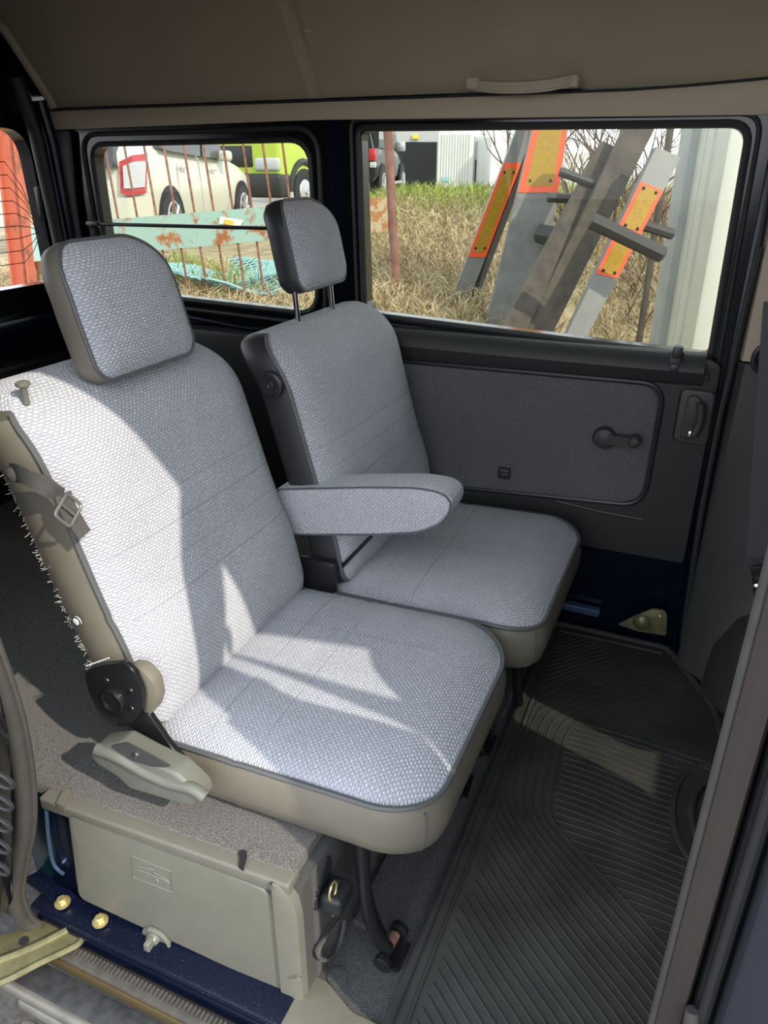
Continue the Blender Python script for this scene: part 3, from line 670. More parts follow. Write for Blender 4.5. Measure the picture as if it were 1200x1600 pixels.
# zinc-plated door arm reaching in from the sliding door
am = thing('door_arm', 'yellow zinc-plated door arm bracket bolted at the sill corner', 'bracket', PZ(60, 1480, -.02))
armp = [PZ(x, y, -.015) for x, y in ((128, 1466), (112, 1440), (84, 1432), (40, 1452), (-60, 1478), (-60, 1552), (0, 1535), (60, 1505), (120, 1476))]
mesh('arm_plate', *prism(roundpoly([(p.x, p.y) for p in armp], .008), XY(-.015), -.004, .003, .002), 'zinc', am)
mesh('arm_flange', *tube(smoothline([PZ(x, y, -.012) for x, y in ((128, 1466), (118, 1478), (60, 1506), (0, 1536), (-60, 1552))], 4), .005, 8), 'zinc', am)
mesh('arm_ridge', *tube(smoothline([PZ(x, y, -.010) for x, y in ((110, 1450), (60, 1476), (0, 1500), (-60, 1515))], 4), .006, 8), 'zinc', am)
ah = PZ(38, 1471, -.012); mesh('arm_hole', *lathe([(.0075, 0), (.0075, .0012), (.001, .0012)], (ah+Vector((0, 0, .001)), Vector((1, 0, 0)), Vector((0, 1, 0)), Vector((0, 0, 1))), 16), 'dark_inside', am)
# ground under the step
struct(mesh('floor_ground', *boxm(-60, 60, -40, 2.1, -.70, -.60), 'asphalt'), 'dark gravelly ground under the running step')

# rear edge of the opening: painted post, rubber seal, edge of the opened sliding door
rp_ = struct(thing('wall_right_rear', 'near rear body post with thick rubber door seal', None, (-.85, .5, 0), kind='structure'))
slpx = [(-95, 800), (-60, 900), (-22, 1005), (5, 1080), (24, 1150), (36, 1230), (37, 1295), (27, 1350), (22, 1400), (40, 1438), (78, 1454), (104, 1458)]
slp = smoothline([Vector((-.80, .475, 1.45)), Vector((-.775, .475, 1.20))]+[PY(x, y, .475) for x, y in slpx[:-3]]+[PZ(40, 1440, .0), PZ(78, 1456, -.035), PZ(108, 1462, -.04)], 5)
mesh('door_seal', *tube(slp, .0115, 10), 'seal_rubber', rp_)
mesh('seal_lip', *tube([p+Vector((.009, .008, 0)) for p in slp], .005, 8), 'seal_rubber', rp_)
pp = [PY(x-10, y, .50) for x, y in slpx[1:10]]
mesh('post_panel', *prism([(-1.80, 1.46), (pp[0].x-.03, 1.46)]+[(p.x, p.z) for p in pp]+[(-1.80, pp[-1].z)], XZ(.50), -.015, .0), 'black_plastic', rp_)
mesh('teal_post', *prism(roundpoly([(-.90, -.01), (-.80, -.01), (-.785, .03), (-.80, .225), (-.90, .225)], .006), XZ(.565), -.02, .0, .004), 'teal_paint', rp_)
mesh('blue_recess', *prism(roundpoly([qb(66, 1258, -.012), qb(108, 1272, -.012), qb(126, 1400, -.012), qb(88, 1386, -.012)], .008), FB(-.012), -.01, .0, .003), 'blue_paint', rp_)
mesh('recess_rib', *tube(smoothline([PY(x, y, .553) for x, y in ((72, 1262), (76, 1310), (84, 1350), (100, 1366))], 4), .003, 6), 'track_blue', rp_)
mesh('post_foot', *prism(roundpoly([sq(36, 1372, .008), sq(66, 1356, .008), sq(122, 1396, .008), sq(96, 1416, .008)], .006), XY(.008), -.012, 0, .002), 'dusty_blue', rp_)
od = thing('sliding_door_edge', 'black inner edge of the opened near sliding door', 'door', (-.86, .42, .1))
mesh('edge_panel', *prism(roundpoly([(-1.7, .12), (-.785, .12), (-.755, .22), (-.72, .35), (-.685, .474), (-.68, .56), (-.74, .8), (-.82, 1.1), (-.83, 1.3), (-1.7, 1.3)], .02), XZ(.43), -.02, .02, .01), 'gloss_black', od)
for i in range(5):
    c = PY(6-i*1.5, 1216+i*34, .408)
    mesh('edge_hole', *tube([c+Vector((.018*cos(a), -.003, .010*sin(a))) for a in [k*pi/7 for k in range(14)]], .003, 6, True), 'black_plastic', od)
mesh('painted_skin', *prism(roundpoly([(-1.7, .05), (-.86, .05), (-.835, .08), (-.84, .14), (-1.7, .14)], .02), XZ(.40), -.02, .02, .008), 'blue_paint', od)

# front edge of the opening: trim strip, seal, jamb, front door
bp_ = struct(thing('wall_right_front', 'near front door pillar with grey-brown edge trim', None, (.15, .5, 0), kind='structure'))
strip = []
for z in (-.06, .2, .5, .8, .92):
    x0 = .063; strip.append([(x0+.004, .485, z), (x0, .476, z), (x0, .468, z), (x0+.006, .462, z), (x0+.018, .462, z), (x0+.022, .470, z), (x0+.022, .53, z), (x0+.006, .53, z)])
mesh('edge_trim', *loft(strip), 'brown_trim', bp_)
mesh('trim_bead', *tube([(.0615, .474, -.06), (.0615, .474, .4), (.0615, .474, .9), (.075, .474, 1.05), (.124, .474, 1.20), (.225, .474, 1.39)], .0045, 8), 'seal_rubber', bp_)
mesh('jamb', *boxm(.086, .104, .458, .54, -.06, .90, .003), 'gloss_black', bp_)
mesh('jamb_seal', *tube([(.095, .456, -.06), (.095, .456, .9)], .005, 8), 'rubber', bp_)
mesh('jamb_cap', *tube([(.086, .456, .452), (.088, .452, .44), (.092, .450, .36)], [.006, .008, .007], 10), 'seal_rubber', bp_)
mesh('pillar_core', *boxm(.10, .30, .476, .55, -.04, .84, .01), 'dark_plastic', bp_)
mesh('pillar_upper', *prism([(.066, .88), (.076, 1.05), (.125, 1.20), (.225, 1.39), (.27, 1.50), (.42, 1.50), (.34, 1.35), (.22, 1.08), (.18, .88)], XZ(.475), -.004, .004), 'brown_trim', bp_)
fdn = struct(thing('door_3', 'near front door edge in dark blue paint', None, (.7, .42, 0), kind='structure'))
mesh('door_shell', *holed([(.14, -.12), (1.50, -.12), (1.50, 1.50), (.34, 1.50), (.14, 1.10)], [(.22, 1.08), (.28, 1.01), (.33, .955), (.45, .925), (1.25, .90), (1.06, 1.38), (.86, 1.375), (.48, 1.29), (.345, 1.36)], XZ(.47), -.004, .004), 'door_blue', fdn)  # unseen window hole, its outline shaped to throw sun streaks on the near seat
mesh('door_edge', *boxm(.103, .16, .435, .472, -.12, .90, .006), 'door_blue', fdn)
hdr = struct(thing('trim_header', 'header rail above the open doorway', None, (-.4, .5, 1.3), kind='structure'))
mesh('header_rail', *boxm(-1.80, 1.45, .45, .53, HDR_Z, 1.53, .01), 'headliner', hdr)

# ================================================================== REAR SEATS
def back_frame(yc, xb, zb, half, lean):
    v = Vector((-sin(lean), 0, cos(lean))); return (Vector((xb, yc, zb))+v*half, Vector((0, 1, 0)), v, Vector((cos(lean), 0, sin(lean))))
def cush_frame(xc, yc, zc, tilt):
    return (Vector((xc, yc, zc)), Vector((0, 1, 0)), Vector((-cos(tilt), 0, -sin(tilt))), Vector((-sin(tilt), 0, cos(tilt))))
def groove(x, c, w, d): return -d*math.exp(-((x-c)/w)**2)
def seat(label, yc, hw, dx, zc, near):
    root = thing('rear_seat', label, 'seat', (-.45, yc, 0), 'folding rear seats')
    # cushion
    def ccr(a, b, r): return .010*(1-r*r)-.020*r**9-.020*max(0, (-b-.12)/.12)**2.2+groove(b, .06, .0035, .0025)+(groove(a, .10 if near else -.02, .003, .0018) if b > -.13 else 0)-.006*math.exp(-((a/.16)**2+((b-.03)/.13)**2))
    rr = [.035, .035, .085, .105] if near else [.035, .03, .075, .085]
    cp = Pad(cush_frame(-.450+dx, yc, zc, rad(2)), hw, .225, rr, ccr, 48, 48, uv0=(.3 if near else 1.1, .2))
    cu = cp.face('seat_cushion', 'seat_fabric', root)
    for b in ((.115, .03) if near else (.10, .02)): cp.seam(-hw*.93, b, hw*.93, b, cu)
    cp.seam(.085 if near else -.03, .20, .085 if near else -.03, -.12, cu)
    V, Fc, uv = cp.band([(0, 0), (.005, .010), (.010, .03), (.008, .06), (.000, .085), (-.014, .098), (-.05, .102)], cap=True)
    sk = mesh('cushion_skirt', V, Fc, 'vinyl', cu, angle=70)
    mesh('cushion_piping', *tube([p+o_*.003 for p, o_ in zip(cp.loop, cp.out)], .0042, 6, True), 'piping', cu)
    ii = min(range(len(cp.loop2)), key=lambda i: (cp.loop2[i][0]+hw*.86)**2+(cp.loop2[i][1]+.215)**2)
    pt, ou = cp.loop[ii], cp.out[ii]
    mesh('skirt_seam', *tube([pt+ou*a+Vector((0, 0, -d)) for a, d in ((.008, .012), (.012, .03), (.0105, .06), (.002, .085), (-.012, .098))], .0016, 5), 'piping', cu)
    # backrest
    half = .262 if near else .250; lean = rad(16.5 if near else 15)
    fr = back_frame(yc, -.618 if near else -.548, .352, half, lean)
    def bcr(a, b, r): return .012*(1-r*r)-.026*r**8+groove(b, .02, .003, .0022)+groove(b, -.075, .003, .0022)-.008*math.exp(-((a/.14)**2+((b-.05)/.2)**2))+.006*math.exp(-((b+.14)/.06)**2)-.052*max(0, (b-.13)/.132)**2.2
    bp_ = Pad(fr, hw*.985, half, [.10, .06, .03, .035] if near else [.075, .06, .03, .03], bcr, 44, 52, uv0=(.0 if near else 2.3, 1.0))
    br = bp_.face('backrest', 'seat_fabric', root)
    for b in ((.055, .008, -.040, -.088) if near else (.03, -.015, -.06)): bp_.seam(-hw*.90, b, hw*.92, b, br)
    prof = [(0, 0), (.006, .010), (.011, .038), (.008, .072), (.0, .088), (-.012, .096)] if near else [(0, 0), (.004, .008), (.007, .028), (.005, .052), (.0, .062), (-.012, .068)]
    V, Fc, uv = bp_.band(prof, keep=lambda p: p[1] <= half-.045 or p[0] < -(hw-(.012 if near else .05)))
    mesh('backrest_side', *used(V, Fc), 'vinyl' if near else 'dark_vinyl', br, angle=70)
    V, Fc, uv = bp_.band(prof, keep=lambda p: p[1] >= half-.075 and p[0] >= -(hw-(.006 if near else .042)))
    V, Fc, uv = used(V, Fc, uv); mesh('backrest_top', V, Fc, 'seat_fabric', br, angle=70, uv=uv)
    V, Fc, uv = bp_.band([(-.010, .092), (-.020, .100)] if near else [(-.010, .065), (-.020, .072)], cap=True); mesh('backrest_back', *used(V, Fc), 'back_carpet', br)
    pip = [p+o_*.003 for p, o_, q_ in zip(bp_.loop, bp_.out, bp_.loop2) if q_[0] < -hw*.80 and q_[1] < half-(.03 if near else .004) and q_[1] > -half+.01]
    pip.sort(key=lambda p: p.z); mesh('backrest_piping', *tube(pip, .0042, 6), 'piping', br)
    return root, cu, br, fr, bp_
def headrest(root, yc, x, z, hw, hh, lean, posts=None):
    v = Vector((-sin(lean), 0, cos(lean))); fr = (Vector((x, yc, z)), Vector((0, 1, 0)), v, Vector((cos(lean), 0, sin(lean))))
    def cr(a, b, r): return .010*(1-r*r)-.014*r**8-.022*max(0, b/hh)**3
    hp = Pad(fr, hw, hh, [.062, .055, .026, .026], cr, 32, 32, warp=lambda a, b: (a*(1-.06*max(0, b/hh)), b), uv0=(.1, .6+yc))
    h = hp.face('headrest', 'seat_fabric', root)
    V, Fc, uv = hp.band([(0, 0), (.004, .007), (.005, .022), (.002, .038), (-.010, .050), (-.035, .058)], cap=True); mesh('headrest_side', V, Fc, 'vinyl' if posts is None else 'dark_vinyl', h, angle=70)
    mesh('headrest_piping', *tube([p+o_*.002 for p, o_ in zip(hp.loop, hp.out)], .0028, 6, True), 'piping', h)
    for p0, p1 in (posts or []):
        po = mesh('headrest_post', *tube([p0, p1], .0058, 10), 'chrome', h)
        mesh('post_guide', *lathe([(.017, -.004), (.016, .002), (.011, .005), (.007, .005)], (Vector(p0)+Vector((-.003, 0, .010)), Vector((1, 0, .3)).normalized(), Vector((0, 1, 0)), Vector((-.3, 0, 1)).normalized()), 16), 'black_plastic', root)
    return h
near, ncu, nbr, nfr, nbp = seat('sunlit grey fabric seat nearest the open doorway, headrest pushed down', .865, .228, 0, .362, True)
farr, fcu, fbr, ffr, fbp = seat('shaded grey fabric seat beside the far door, headrest raised on chrome posts', 1.365, .248, .032, .352, False)
hn = headrest(near, .868, -.772, .920, .107, .094, rad(15))
fp = [PX(x, y, -.752) for x, y in ((468, 512), (459, 452), (522, 497), (514, 440))]
hf = headrest(farr, 1.372, -.735, .962, .100, .083, rad(12), [(fp[0]-Vector((0, 0, .03)), fp[1]+Vector((0, 0, .03))), (fp[2]-Vector((0, 0, .03)), fp[3]+Vector((0, 0, .03)))])
# release peg on the near shoulder
pgp = PY(37, 608, .668)
pgo = mesh('release_peg', *lathe([(.0045, -.02), (.0045, .0), (.007, .003), (.0095, .005), (.0095, .009), (.006, .011), (.001, .0115)], (pgp, Vector((1, 0, 0)), Vector((0, 1, 0)), Vector((0, 0, 1))), 18), 'lever_plastic', near)
# webbing strap with buckle on the near flank
def nb(x, y, Y): return PY(x, y, Y)
def on_back(x, y, lift):      # a sight line met with the near backrest face
    o_, u_, v_, n_ = nfr; d = sight(x, y); t_ = ((o_+n_*lift)-CAM).dot(n_)/d.dot(n_); return CAM+d*t_
st = mesh('strap', *ribbon(smoothline([nb(20, 738, .622), nb(34, 741, .608), nb(55, 752, .607), nb(80, 765, .615), on_back(98, 776, .012)], 4), (0, 0, 1), .026, .003), 'webbing', near)
st2 = mesh('strap_end', *ribbon(smoothline([on_back(98, 772, .010), on_back(106, 796, .006), on_back(120, 818, .004), on_back(132, 836, .006)], 4), (nfr[1]*1.0-nfr[2]*.55).normalized(), .024, .003), 'webbing', st)
bcen = on_back(107, 797, .012); bu = (nfr[1]*.84+nfr[2]*.50).normalized(); bv = nfr[3].cross(bu).normalized()
mesh('buckle', *tube([bcen+bu*a+bv*b for a, b in rrect(.0175, .0135, .005, 4)], .0024, 8, True), 'grey_metal', st)
mesh('buckle_bar', *tube([bcen-bv*.0135, bcen+bv*.0135], .0018, 6), 'grey_metal', st)
an = nb(22, 741, .618); mesh('strap_anchor', *lathe([(.010, 0), (.009, .005), (.004, .007)], (an, Vector((1, 0, 0)), Vector((0, 0, 1)), Vector((0, -1, 0))), 14), 'webbing', st)
# snap button on the flank, stitched hem, fringe on the rear edge
sn = nb(121, 970, .6195)
sb_ = mesh('snap_button', *lathe([(.0075, 0), (.0072, .002), (.005, .0032)], (sn, Vector((1, 0, 0)), Vector((0, 0, 1)), Vector((0, -1, 0))), 20), 'white_print', near)
mesh('snap_ring', *tube([sn+Vector((.0068*cos(a), -.002, .0068*sin(a))) for a in [k*pi/9 for k in range(18)]], .0012, 5, True), 'black_plastic', sb_)
hem = [nb(141, 1042, .619), nb(150, 1036, .615), nb(168, 1030, .615), nb(178, 1029, .619)]
for i in range(9):
    a, b = hem[0].lerp(hem[3], i/9), hem[0].lerp(hem[3], (i+.6)/9); mesh('stitch', *tube([a+Vector((0, -.0065, .006)), b+Vector((0, -.0065, .006))], .0011, 4), 'white_print', near)
FV, FF = [], []
for i in range(260):
    t_ = random.random(); o_, u_, v_, n_ = nfr
    p = o_-u_*(.228*.985+.004)+v_*(-.25+.42*t_)-n_*(.094+.016*random.random()-.006); d = (-n_*random.uniform(.3, 1.2)-u_*random.uniform(0, .5)+v_*random.uniform(-1, .6)).normalized()*random.uniform(.004, .014)
    a, b = tube([p, p+d*.6+Vector((0, 0, -.001)), p+d], .0005, 3); k = len(FV); FV += a; FF += [[j+k for j in f] for f in b]
flag(mesh('fringe', FV, FF, 'fringe', near, smooth=False), kind='stuff')
# recliner hinge: black pressed plate, beige cover behind, bracket to the cushion
rc = nb(180, 1090, .612)
SIDE = lambda c: (Vector(c), Vector((1, 0, 0)), Vector((0, 0, 1)), Vector((0, -1, 0)))
plate = [nb(x, y, .612) for x, y in ((133, 1048), (160, 1036), (196, 1032), (212, 1046), (226, 1082), (224, 1112), (205, 1134), (178, 1134), (155, 1112), (140, 1080))]
rcl = mesh('recliner_plate', *prism(roundpoly([(p.x, p.z) for p in plate], .012), XZ(.612), -.006, .004, .003), 'black_metal', near)
mesh('recliner_boss', *lathe([(.020, 0), (.020, .005), (.017, .007), (.017, .005), (.001, .005)], SIDE(nb(179, 1093, .608)), 24), 'black_metal', rcl)
for x, y in ((166, 1064), (205, 1108), (163, 1108), (203, 1080)):
    mesh('recliner_dimple', *lathe([(.0062, 0), (.0055, .0018), (.002, .0024)], SIDE(nb(x, y, .608)), 14), 'black_metal', rcl)
cov = [nb(x, y, .622) for x, y in ((200, 1040), (222, 1044), (240, 1064), (246, 1092), (240, 1112), (228, 1120), (222, 1080))]
mesh('recliner_cover', *prism(roundpoly([(p.x, p.z) for p in cov], .008), XZ(.630), -.01, .010, .004), 'vinyl', near)
bk = [nb(x, y, .615) for x, y in ((185, 1120), (228, 1116), (262, 1166), (288, 1196), (262, 1202), (206, 1160))]
mesh('recliner_arm', *prism(roundpoly([(p.x, p.z) for p in bk], .006), XZ(.622), -.006, .004, .002), 'black_metal', near)
# reclining lever: hollowed grey paddle
YL = .585
ot = [nb(x, y, YL) for x, y in ((151, 1168), (160, 1156), (196, 1152), (240, 1176), (284, 1196), (318, 1228), (323, 1244), (308, 1250), (262, 1236), (214, 1222), (196, 1204), (163, 1184))]
OT = roundpoly([(p.x, p.z) for p in ot], .006)
lv = mesh('recliner_lever', *prism(OT, XZ(YL), -.020, .016, .006, 3), 'lever_plastic', near)
lb = [nb(x, y, YL-.014) for x, y in ((153, 1170), (185, 1182), (222, 1204), (262, 1222), (300, 1232), (320, 1246))]
mesh('lever_rib', *tube(smoothline(lb, 4), [.009]*6+[.0085]*(len(smoothline(lb, 4))-6), 10), 'lever_plastic', lv)
lp2 = [nb(x, y, YL-.0165) for x, y in ((172, 1166), (198, 1160), (240, 1182), (268, 1198), (240, 1198), (205, 1188))]
mesh('lever_hollow', *prism(roundpoly([(p.x, p.z) for p in lp2], .006), XZ(YL-.0165), -.002, .0006), 'mid_plastic', lv)
sc2 = SIDE(nb(212, 1180, YL-.017)); mesh('lever_screw', *lathe([(.0055, 0), (.0052, .002), (.002, .0026)], sc2, 14), 'steel', lv)
# armrest folded down between the seats
a_ = [PY(x, y, 1.10) for x, y in ((425, 764), (560, 760), (650, 760), (690, 767), (706, 780), (706, 798), (690, 820), (655, 834), (580, 838), (450, 838))]
av, af = prism(roundpoly([(p.x, p.z) for p in a_], .018, 4), XZ(1.10), -.072, 0, .012, 4)
ar = mesh('armrest', av, af, 'seat_fabric', near, uv=[(p.z+p.y*.9, p.x) for p in av], angle=70)
flag(ar, 'fabric armrest folded down between the seats')
mesh('armrest_seam', *tube([(p[0], 1.0995, p[1]) for p in grow(roundpoly([(p.x, p.z) for p in a_], .018, 4), -.004)], .0018, 5, True), 'piping', ar)
# gap hardware between cushions
g0 = PY(505, 870, 1.105); mesh('hinge_block', *boxm(g0.x-.05, g0.x+.03, 1.092, 1.110, .31, .405, .006), 'black_metal', near)
mesh('latch_rod', *tube([PY(515, 905, 1.12), PY(580, 838, 1.12)], .004, 8), 'black_metal', farr)
# pivot cap on the far seat's inner flank
pv = PY(424, 601, 1.106); SD = lambda c: (Vector(c), Vector((1, 0, 0)), Vector((0, 0, 1)), Vector((0, -1, 0)))
pc = mesh('pivot_cap', *lathe([(.025, 0), (.024, .005), (.020, .007), (.0185, .004), (.010, .004), (.009, .007), (.005, .008), (.001, .006)], SD(pv), 28), 'black_plastic', farr)
# front legs
for root, pts in ((near, [(-.320, .652, .275), (-.318, .656, .16), (-.311, .660, .085), (-.298, .664, .045), (-.286, .668, .022)]), (near, [(-.335, .675, .275), (-.33, .675, .16), (-.318, .675, .08), (-.30, .676, .03)]), (farr, [(-.26, 1.30, .26), (-.255, 1.30, .12), (-.245, 1.30, .02)]), (farr, [(-.26, 1.55, .26), (-.255, 1.55, .12), (-.245, 1.55, .02)]), (near, [(-.32, .98, .27), (-.31, .98, .12), (-.29, .98, .02)])):
    mesh('front_leg', *tube(smoothline(pts, 4), .0105, 10), 'black_metal', root)
# floor hinges for the legs
def floor_hinge(p0, p1, lab, rust=False):
    p0, p1 = Vector(p0), Vector(p1); d = (p1-p0).normalized(); h = flag(mesh('floor_hinge', *tube([p0, p1], .0085, 12), 'black_metal', fl), lab)
    for p in (p0, p1): mesh('hinge_end', *tube([p-d*.006, p-d*.004, p+d*.004, p+d*.006], [.010, .0145, .0145, .010], 14), 'black_metal', h)
    mesh('hinge_base', *ribbon([p0.lerp(p1, .12)-Vector((-.004, 0, .014)), p0.lerp(p1, .88)-Vector((-.004, 0, .014))], (1, 0, 0), .036, .008), 'black_metal', h)
    if rust: mesh('rust_patch', *tube([p0.lerp(p1, .2)+Vector((-.002, 0, .0)), p0.lerp(p1, .62)+Vector((-.002, 0, 0))], .0105, 10), 'rusty_steel', h)
floor_hinge(PZ(624, 1452, .016), PZ(598, 1505, .016), 'rusty black hinge where the near seat leg meets the floor', True)
floor_hinge(PZ(726, 1196, .014), PZ(712, 1240, .014), 'black floor hinge under the near cushion, nearer of the middle pair')
floor_hinge(PZ(763, 1136, .014), PZ(748, 1172, .014), 'black floor hinge under the near cushion, farther of the middle pair')
floor_hinge(PZ(832, 980, .012), PZ(818, 1004, .012), 'small black hinge under the far cushion at the mat corner')

# ================================================================== RUBBER MAT with raised ribs
mt = thing('floor_mat', 'black ribbed rubber floor mat in the footwell', 'floor mat', (0, 1.1, -.006))
ZM = .006
mo = [(-.252, .50), (-.252, 1.655), (-.235, 1.672), (.045, 1.672), (.075, 1.62), (.16, 1.48), (.175, 1.38), (.30, 1.36), (.30, 1.30), (.155, 1.26), (.128, 1.19), (.128, 1.12), (.165, 1.04), (.30, 1.02), (.30, .50)]
MO = roundpoly(mo, [.06, .01, .02, .02, .05, .05, .02, .01, .01, .04, .03, .03, .04, .01, .05])
mesh('mat_sheet', *prism(MO, XY(ZM), -.010, 0, .002), 'mat_rubber', mt)
mesh('mat_rim', *tube([(p[0]*.995+(.004 if p[0] < 0 else -.004), p[1], ZM+.001) for p in MO], .0075, 8, True), 'mat_rubber', mt)
inner_rim = [(-.222, .55), (-.222, 1.63), (.03, 1.645)]
mesh('mat_rim', *tube(smoothline([(p[0], p[1], ZM) for p in [(-.20, .52), (-.222, .58), (-.222, 1.0), (-.222, 1.60), (-.205, 1.64), (.03, 1.645)]], 5), .004, 6), 'mat_rubber', mt)
# notch rim round the front-seat foot
mesh('mat_rim', *tube(smoothline([(.285, 1.335, ZM), (.19, 1.31, ZM), (.125, 1.27, ZM), (.095, 1.20, ZM), (.095, 1.11, ZM), (.125, 1.04, ZM), (.19, .99, ZM), (.285, .98, ZM)], 5), .006, 6), 'mat_rubber', mt)
def g(x, y): return PZ(x, y, ZM+.0005)
inn = [g(1130, 1062), g(1010, 1094), g(915, 1124), g(884, 1150), g(872, 1200), g(861, 1262), g(878, 1300), g(955, 1382), g(1040, 1478), g(1110, 1570)]
out_ = [g(960, 1040), g(870, 1068), g(812, 1092), g(796, 1112), g(780, 1160), g(762, 1224), g(782, 1292), g(880, 1436), g(985, 1570), g(1040, 1650)]
def inside(p): return -.215 < p.x < .29 and .53 < p.y < 1.635
def rib(pts):
    pts = [Vector((p.x, p.y, ZM)) for p in pts if inside(p)]
    if len(pts) > 1: mesh('rib', *tube(pts, .0019, 5), 'mat_rubber', mt)
for k in range(8):
    t_ = k/7; rib(smoothline([o_.lerp(i_, t_) for o_, i_ in zip(out_, inn)], 6))
inn_s = smoothline(inn, 10); out_s = smoothline(out_, 10)
def cross_y(poly, y):                      # x of a polyline at a given y (first hit from the far end)
    for a, b in zip(poly, poly[1:]):
        if (a.y-y)*(b.y-y) <= 0 and abs(a.y-b.y) > 1e-6: return a.x+(b.x-a.x)*(y-a.y)/(b.y-a.y)
for i in range(44):                        # cross ribs in the middle field
    y = .60+i*.0165; x = cross_y(inn_s, y)
    if x is None: continue
    x1 = .085 if 1.05 < y < 1.29 else .27
    if x1-x > .03: rib([Vector((x+.006+(x1-x)*j/6, y-.018*(j/6)+.004*sin(j), 0)) for j in range(7)])
for i in range(24):                        # lower left field, parallel to the slanting leg of the band
    d = .012+i*.0165; pts = [p+Vector((-.80, -.60, 0)).normalized()*d for p in out_s if p.y < 1.06]
    rib(pts)
for i in range(22):                        # far field, slanting the other way
    d = .012+i*.0165; pts = [p+Vector((-.20, .98, 0)).normalized()*d for p in out_s if p.y > 1.29]
    if len(pts) > 1: pts = [pts[-1]+(pts[-1]-pts[0]).normalized()*.25]+pts[::-1]+[pts[0]+(pts[0]-pts[-1]).normalized()*.35]
    dense = []
    for a, b in zip(pts, pts[1:]): dense += [a.lerp(b, j/8) for j in range(8)]
    rib([p for p in dense if p.x < .04+(1.635-p.y)*.8])

# ================================================================== LOOSE FITTINGS INSIDE
gh = thing('grab_handle', 'beige plastic grab handle above the far window', 'handle', PY(818, 140, 1.67))
g_ = [PY(x, y, Y) for x, y, Y in ((738, 130, 1.668), (756, 134, 1.650), (800, 136, 1.632), (850, 133, 1.632), (882, 127, 1.645), (897, 124, 1.664))]
gs = smoothline(g_, 5); mesh('grip', *ribbon(gs, (0, -.35, .94), .020, .013), 'beige_trim', gh)
mesh('grip_core', *tube(gs, .0095, 8), 'beige_trim', gh)
for x, y, w_ in ((742, 131, .014), (886, 128, .024)):
    p = PY(x, y, 1.665); mesh('end_cap', *boxm(p.x-w_, p.x+w_, p.y-.018, p.y+.014, p.z-.011, p.z+.011, .005), 'beige_trim', gh)
gs0, gs1 = PY(150, 350, 1.62), PY(470, 358, 1.60)
gu = thing('stay_rod', 'thin black stay rod across the far quarter window', 'rod', gs0)
mesh('rod', *tube([gs0, gs1], .0045, 8), 'black_plastic', gu)
mesh('rod_end', *tube([gs0-Vector((.03, 0, -.001)), gs0-Vector((.012, 0, 0)), gs0+Vector((.01, 0, 0))], [.006, .011, .009], 10), 'black_plastic', gu)
# seat belt hanging at the far pillar
sbt = thing('seat_belt', 'dark grey seat belt hanging at the far pillar', 'seat belt', PY(1188, 920, 1.60))
mesh('webbing', *ribbon(smoothline([PY(1215, 470, 1.625), PY(1204, 600, 1.61), PY(1194, 740, 1.60), PY(1186, 870, 1.595)], 4), (1, .3, 0), .05, .003), 'belt', sbt)
mesh('anchor_bolt', *lathe([(.012, 0), (.012, .006), (.007, .008), (.006, .012), (.001, .012)], frame(PY(1184, 918, 1.575), (1, 0, 0), (0, 0, 1)), 12), 'chrome', sbt)
mesh('anchor_plate', *prism(roundpoly([(PY(1172, 885, 1.585).x, PY(1172, 885, 1.585).z), (PY(1200, 885, 1.585).x, PY(1200, 885, 1.585).z), (PY(1200, 935, 1.585).x, PY(1200, 935, 1.585).z), (PY(1180, 940, 1.585).x, PY(1180, 940, 1.585).z)], .008), XZ(1.585), -.006, .002, .002), 'black_plastic', sbt)
mesh('shoulder_ring', *tube([PY(1192, 560, 1.628)+Vector((.016*cos(a), -.004, .024*sin(a))) for a in [k*pi/9 for k in range(18)]], .006, 8, True), 'black_plastic', sbt)

# ================================================================== FRONT CABIN (outside the frame; shapes the sunlight)
def front_seat(label, yc, hw):
    root = thing('cabin_seat', label, 'seat', (.65, yc, 0), 'front seats')
    mesh('seat_base', *boxm(.50, .88, yc-hw+.03, yc+hw-.03, -.006, .24, .03), 'dark_plastic', root)
    cp = Pad(cush_frame(.66, yc, .36, rad(6)), hw, .24, .06, lambda a, b, r: .015*(1-r*r)-.02*r**8, 20, 20); c = cp.face('seat_cushion', 'seat_fabric', root)
    V, Fc, uv = cp.band([(0, 0), (.008, .02), (.006, .08), (-.02, .12)], cap=True); mesh('cushion_skirt', V, Fc, 'dark_vinyl', c)
    fr = back_frame(yc, .52, .36, .325, rad(12)); bp2 = Pad(fr, hw, .325, [.11, .11, .04, .04], lambda a, b, r: .012*(1-r*r)-.025*r**8, 20, 20); b_ = bp2.face('backrest', 'seat_fabric', root)
    V, Fc, uv = bp2.band([(0, 0), (.004, .02), (.002, .05), (-.03, .07)], cap=True); mesh('backrest_shell', V, Fc, 'dark_vinyl', b_)
    hr = headrest(root, yc, .365, 1.115, .11, .08, rad(12))
    for s in (-.05, .05): mesh('headrest_post', *tube([(.36, yc+s, .95), (.345, yc+s, 1.06)], .006, 8), 'chrome', hr)
    return root
front_seat('front seat behind the near door pillar', .785, .218)
front_seat('front seat beside the far pillar', 1.325, .212)
fb = thing('belt_shade_wedge', 'unseen dark wedge in place of a front seat belt, added to shade the near cushion', 'seat belt', (.3, .5, 1.0))
mesh('webbing', *prism([(.265, 1.105), (.36, 1.06), (.43, 1.01), (.48, .975), (.485, .90), (.70, .90), (.69, 1.125), (.52, 1.09), (.42, 1.10), (.29, 1.115)], XZ(.485), 0, .003), 'belt', fb)  # unseen wedge added to cast the dark streak; not a real belt's outline
mesh('shoulder_ring', *tube([(.25+.012*cos(a), .482, 1.12+.02*sin(a)) for a in [k*pi/9 for k in range(18)]], .006, 8, True), 'black_plastic', fb)
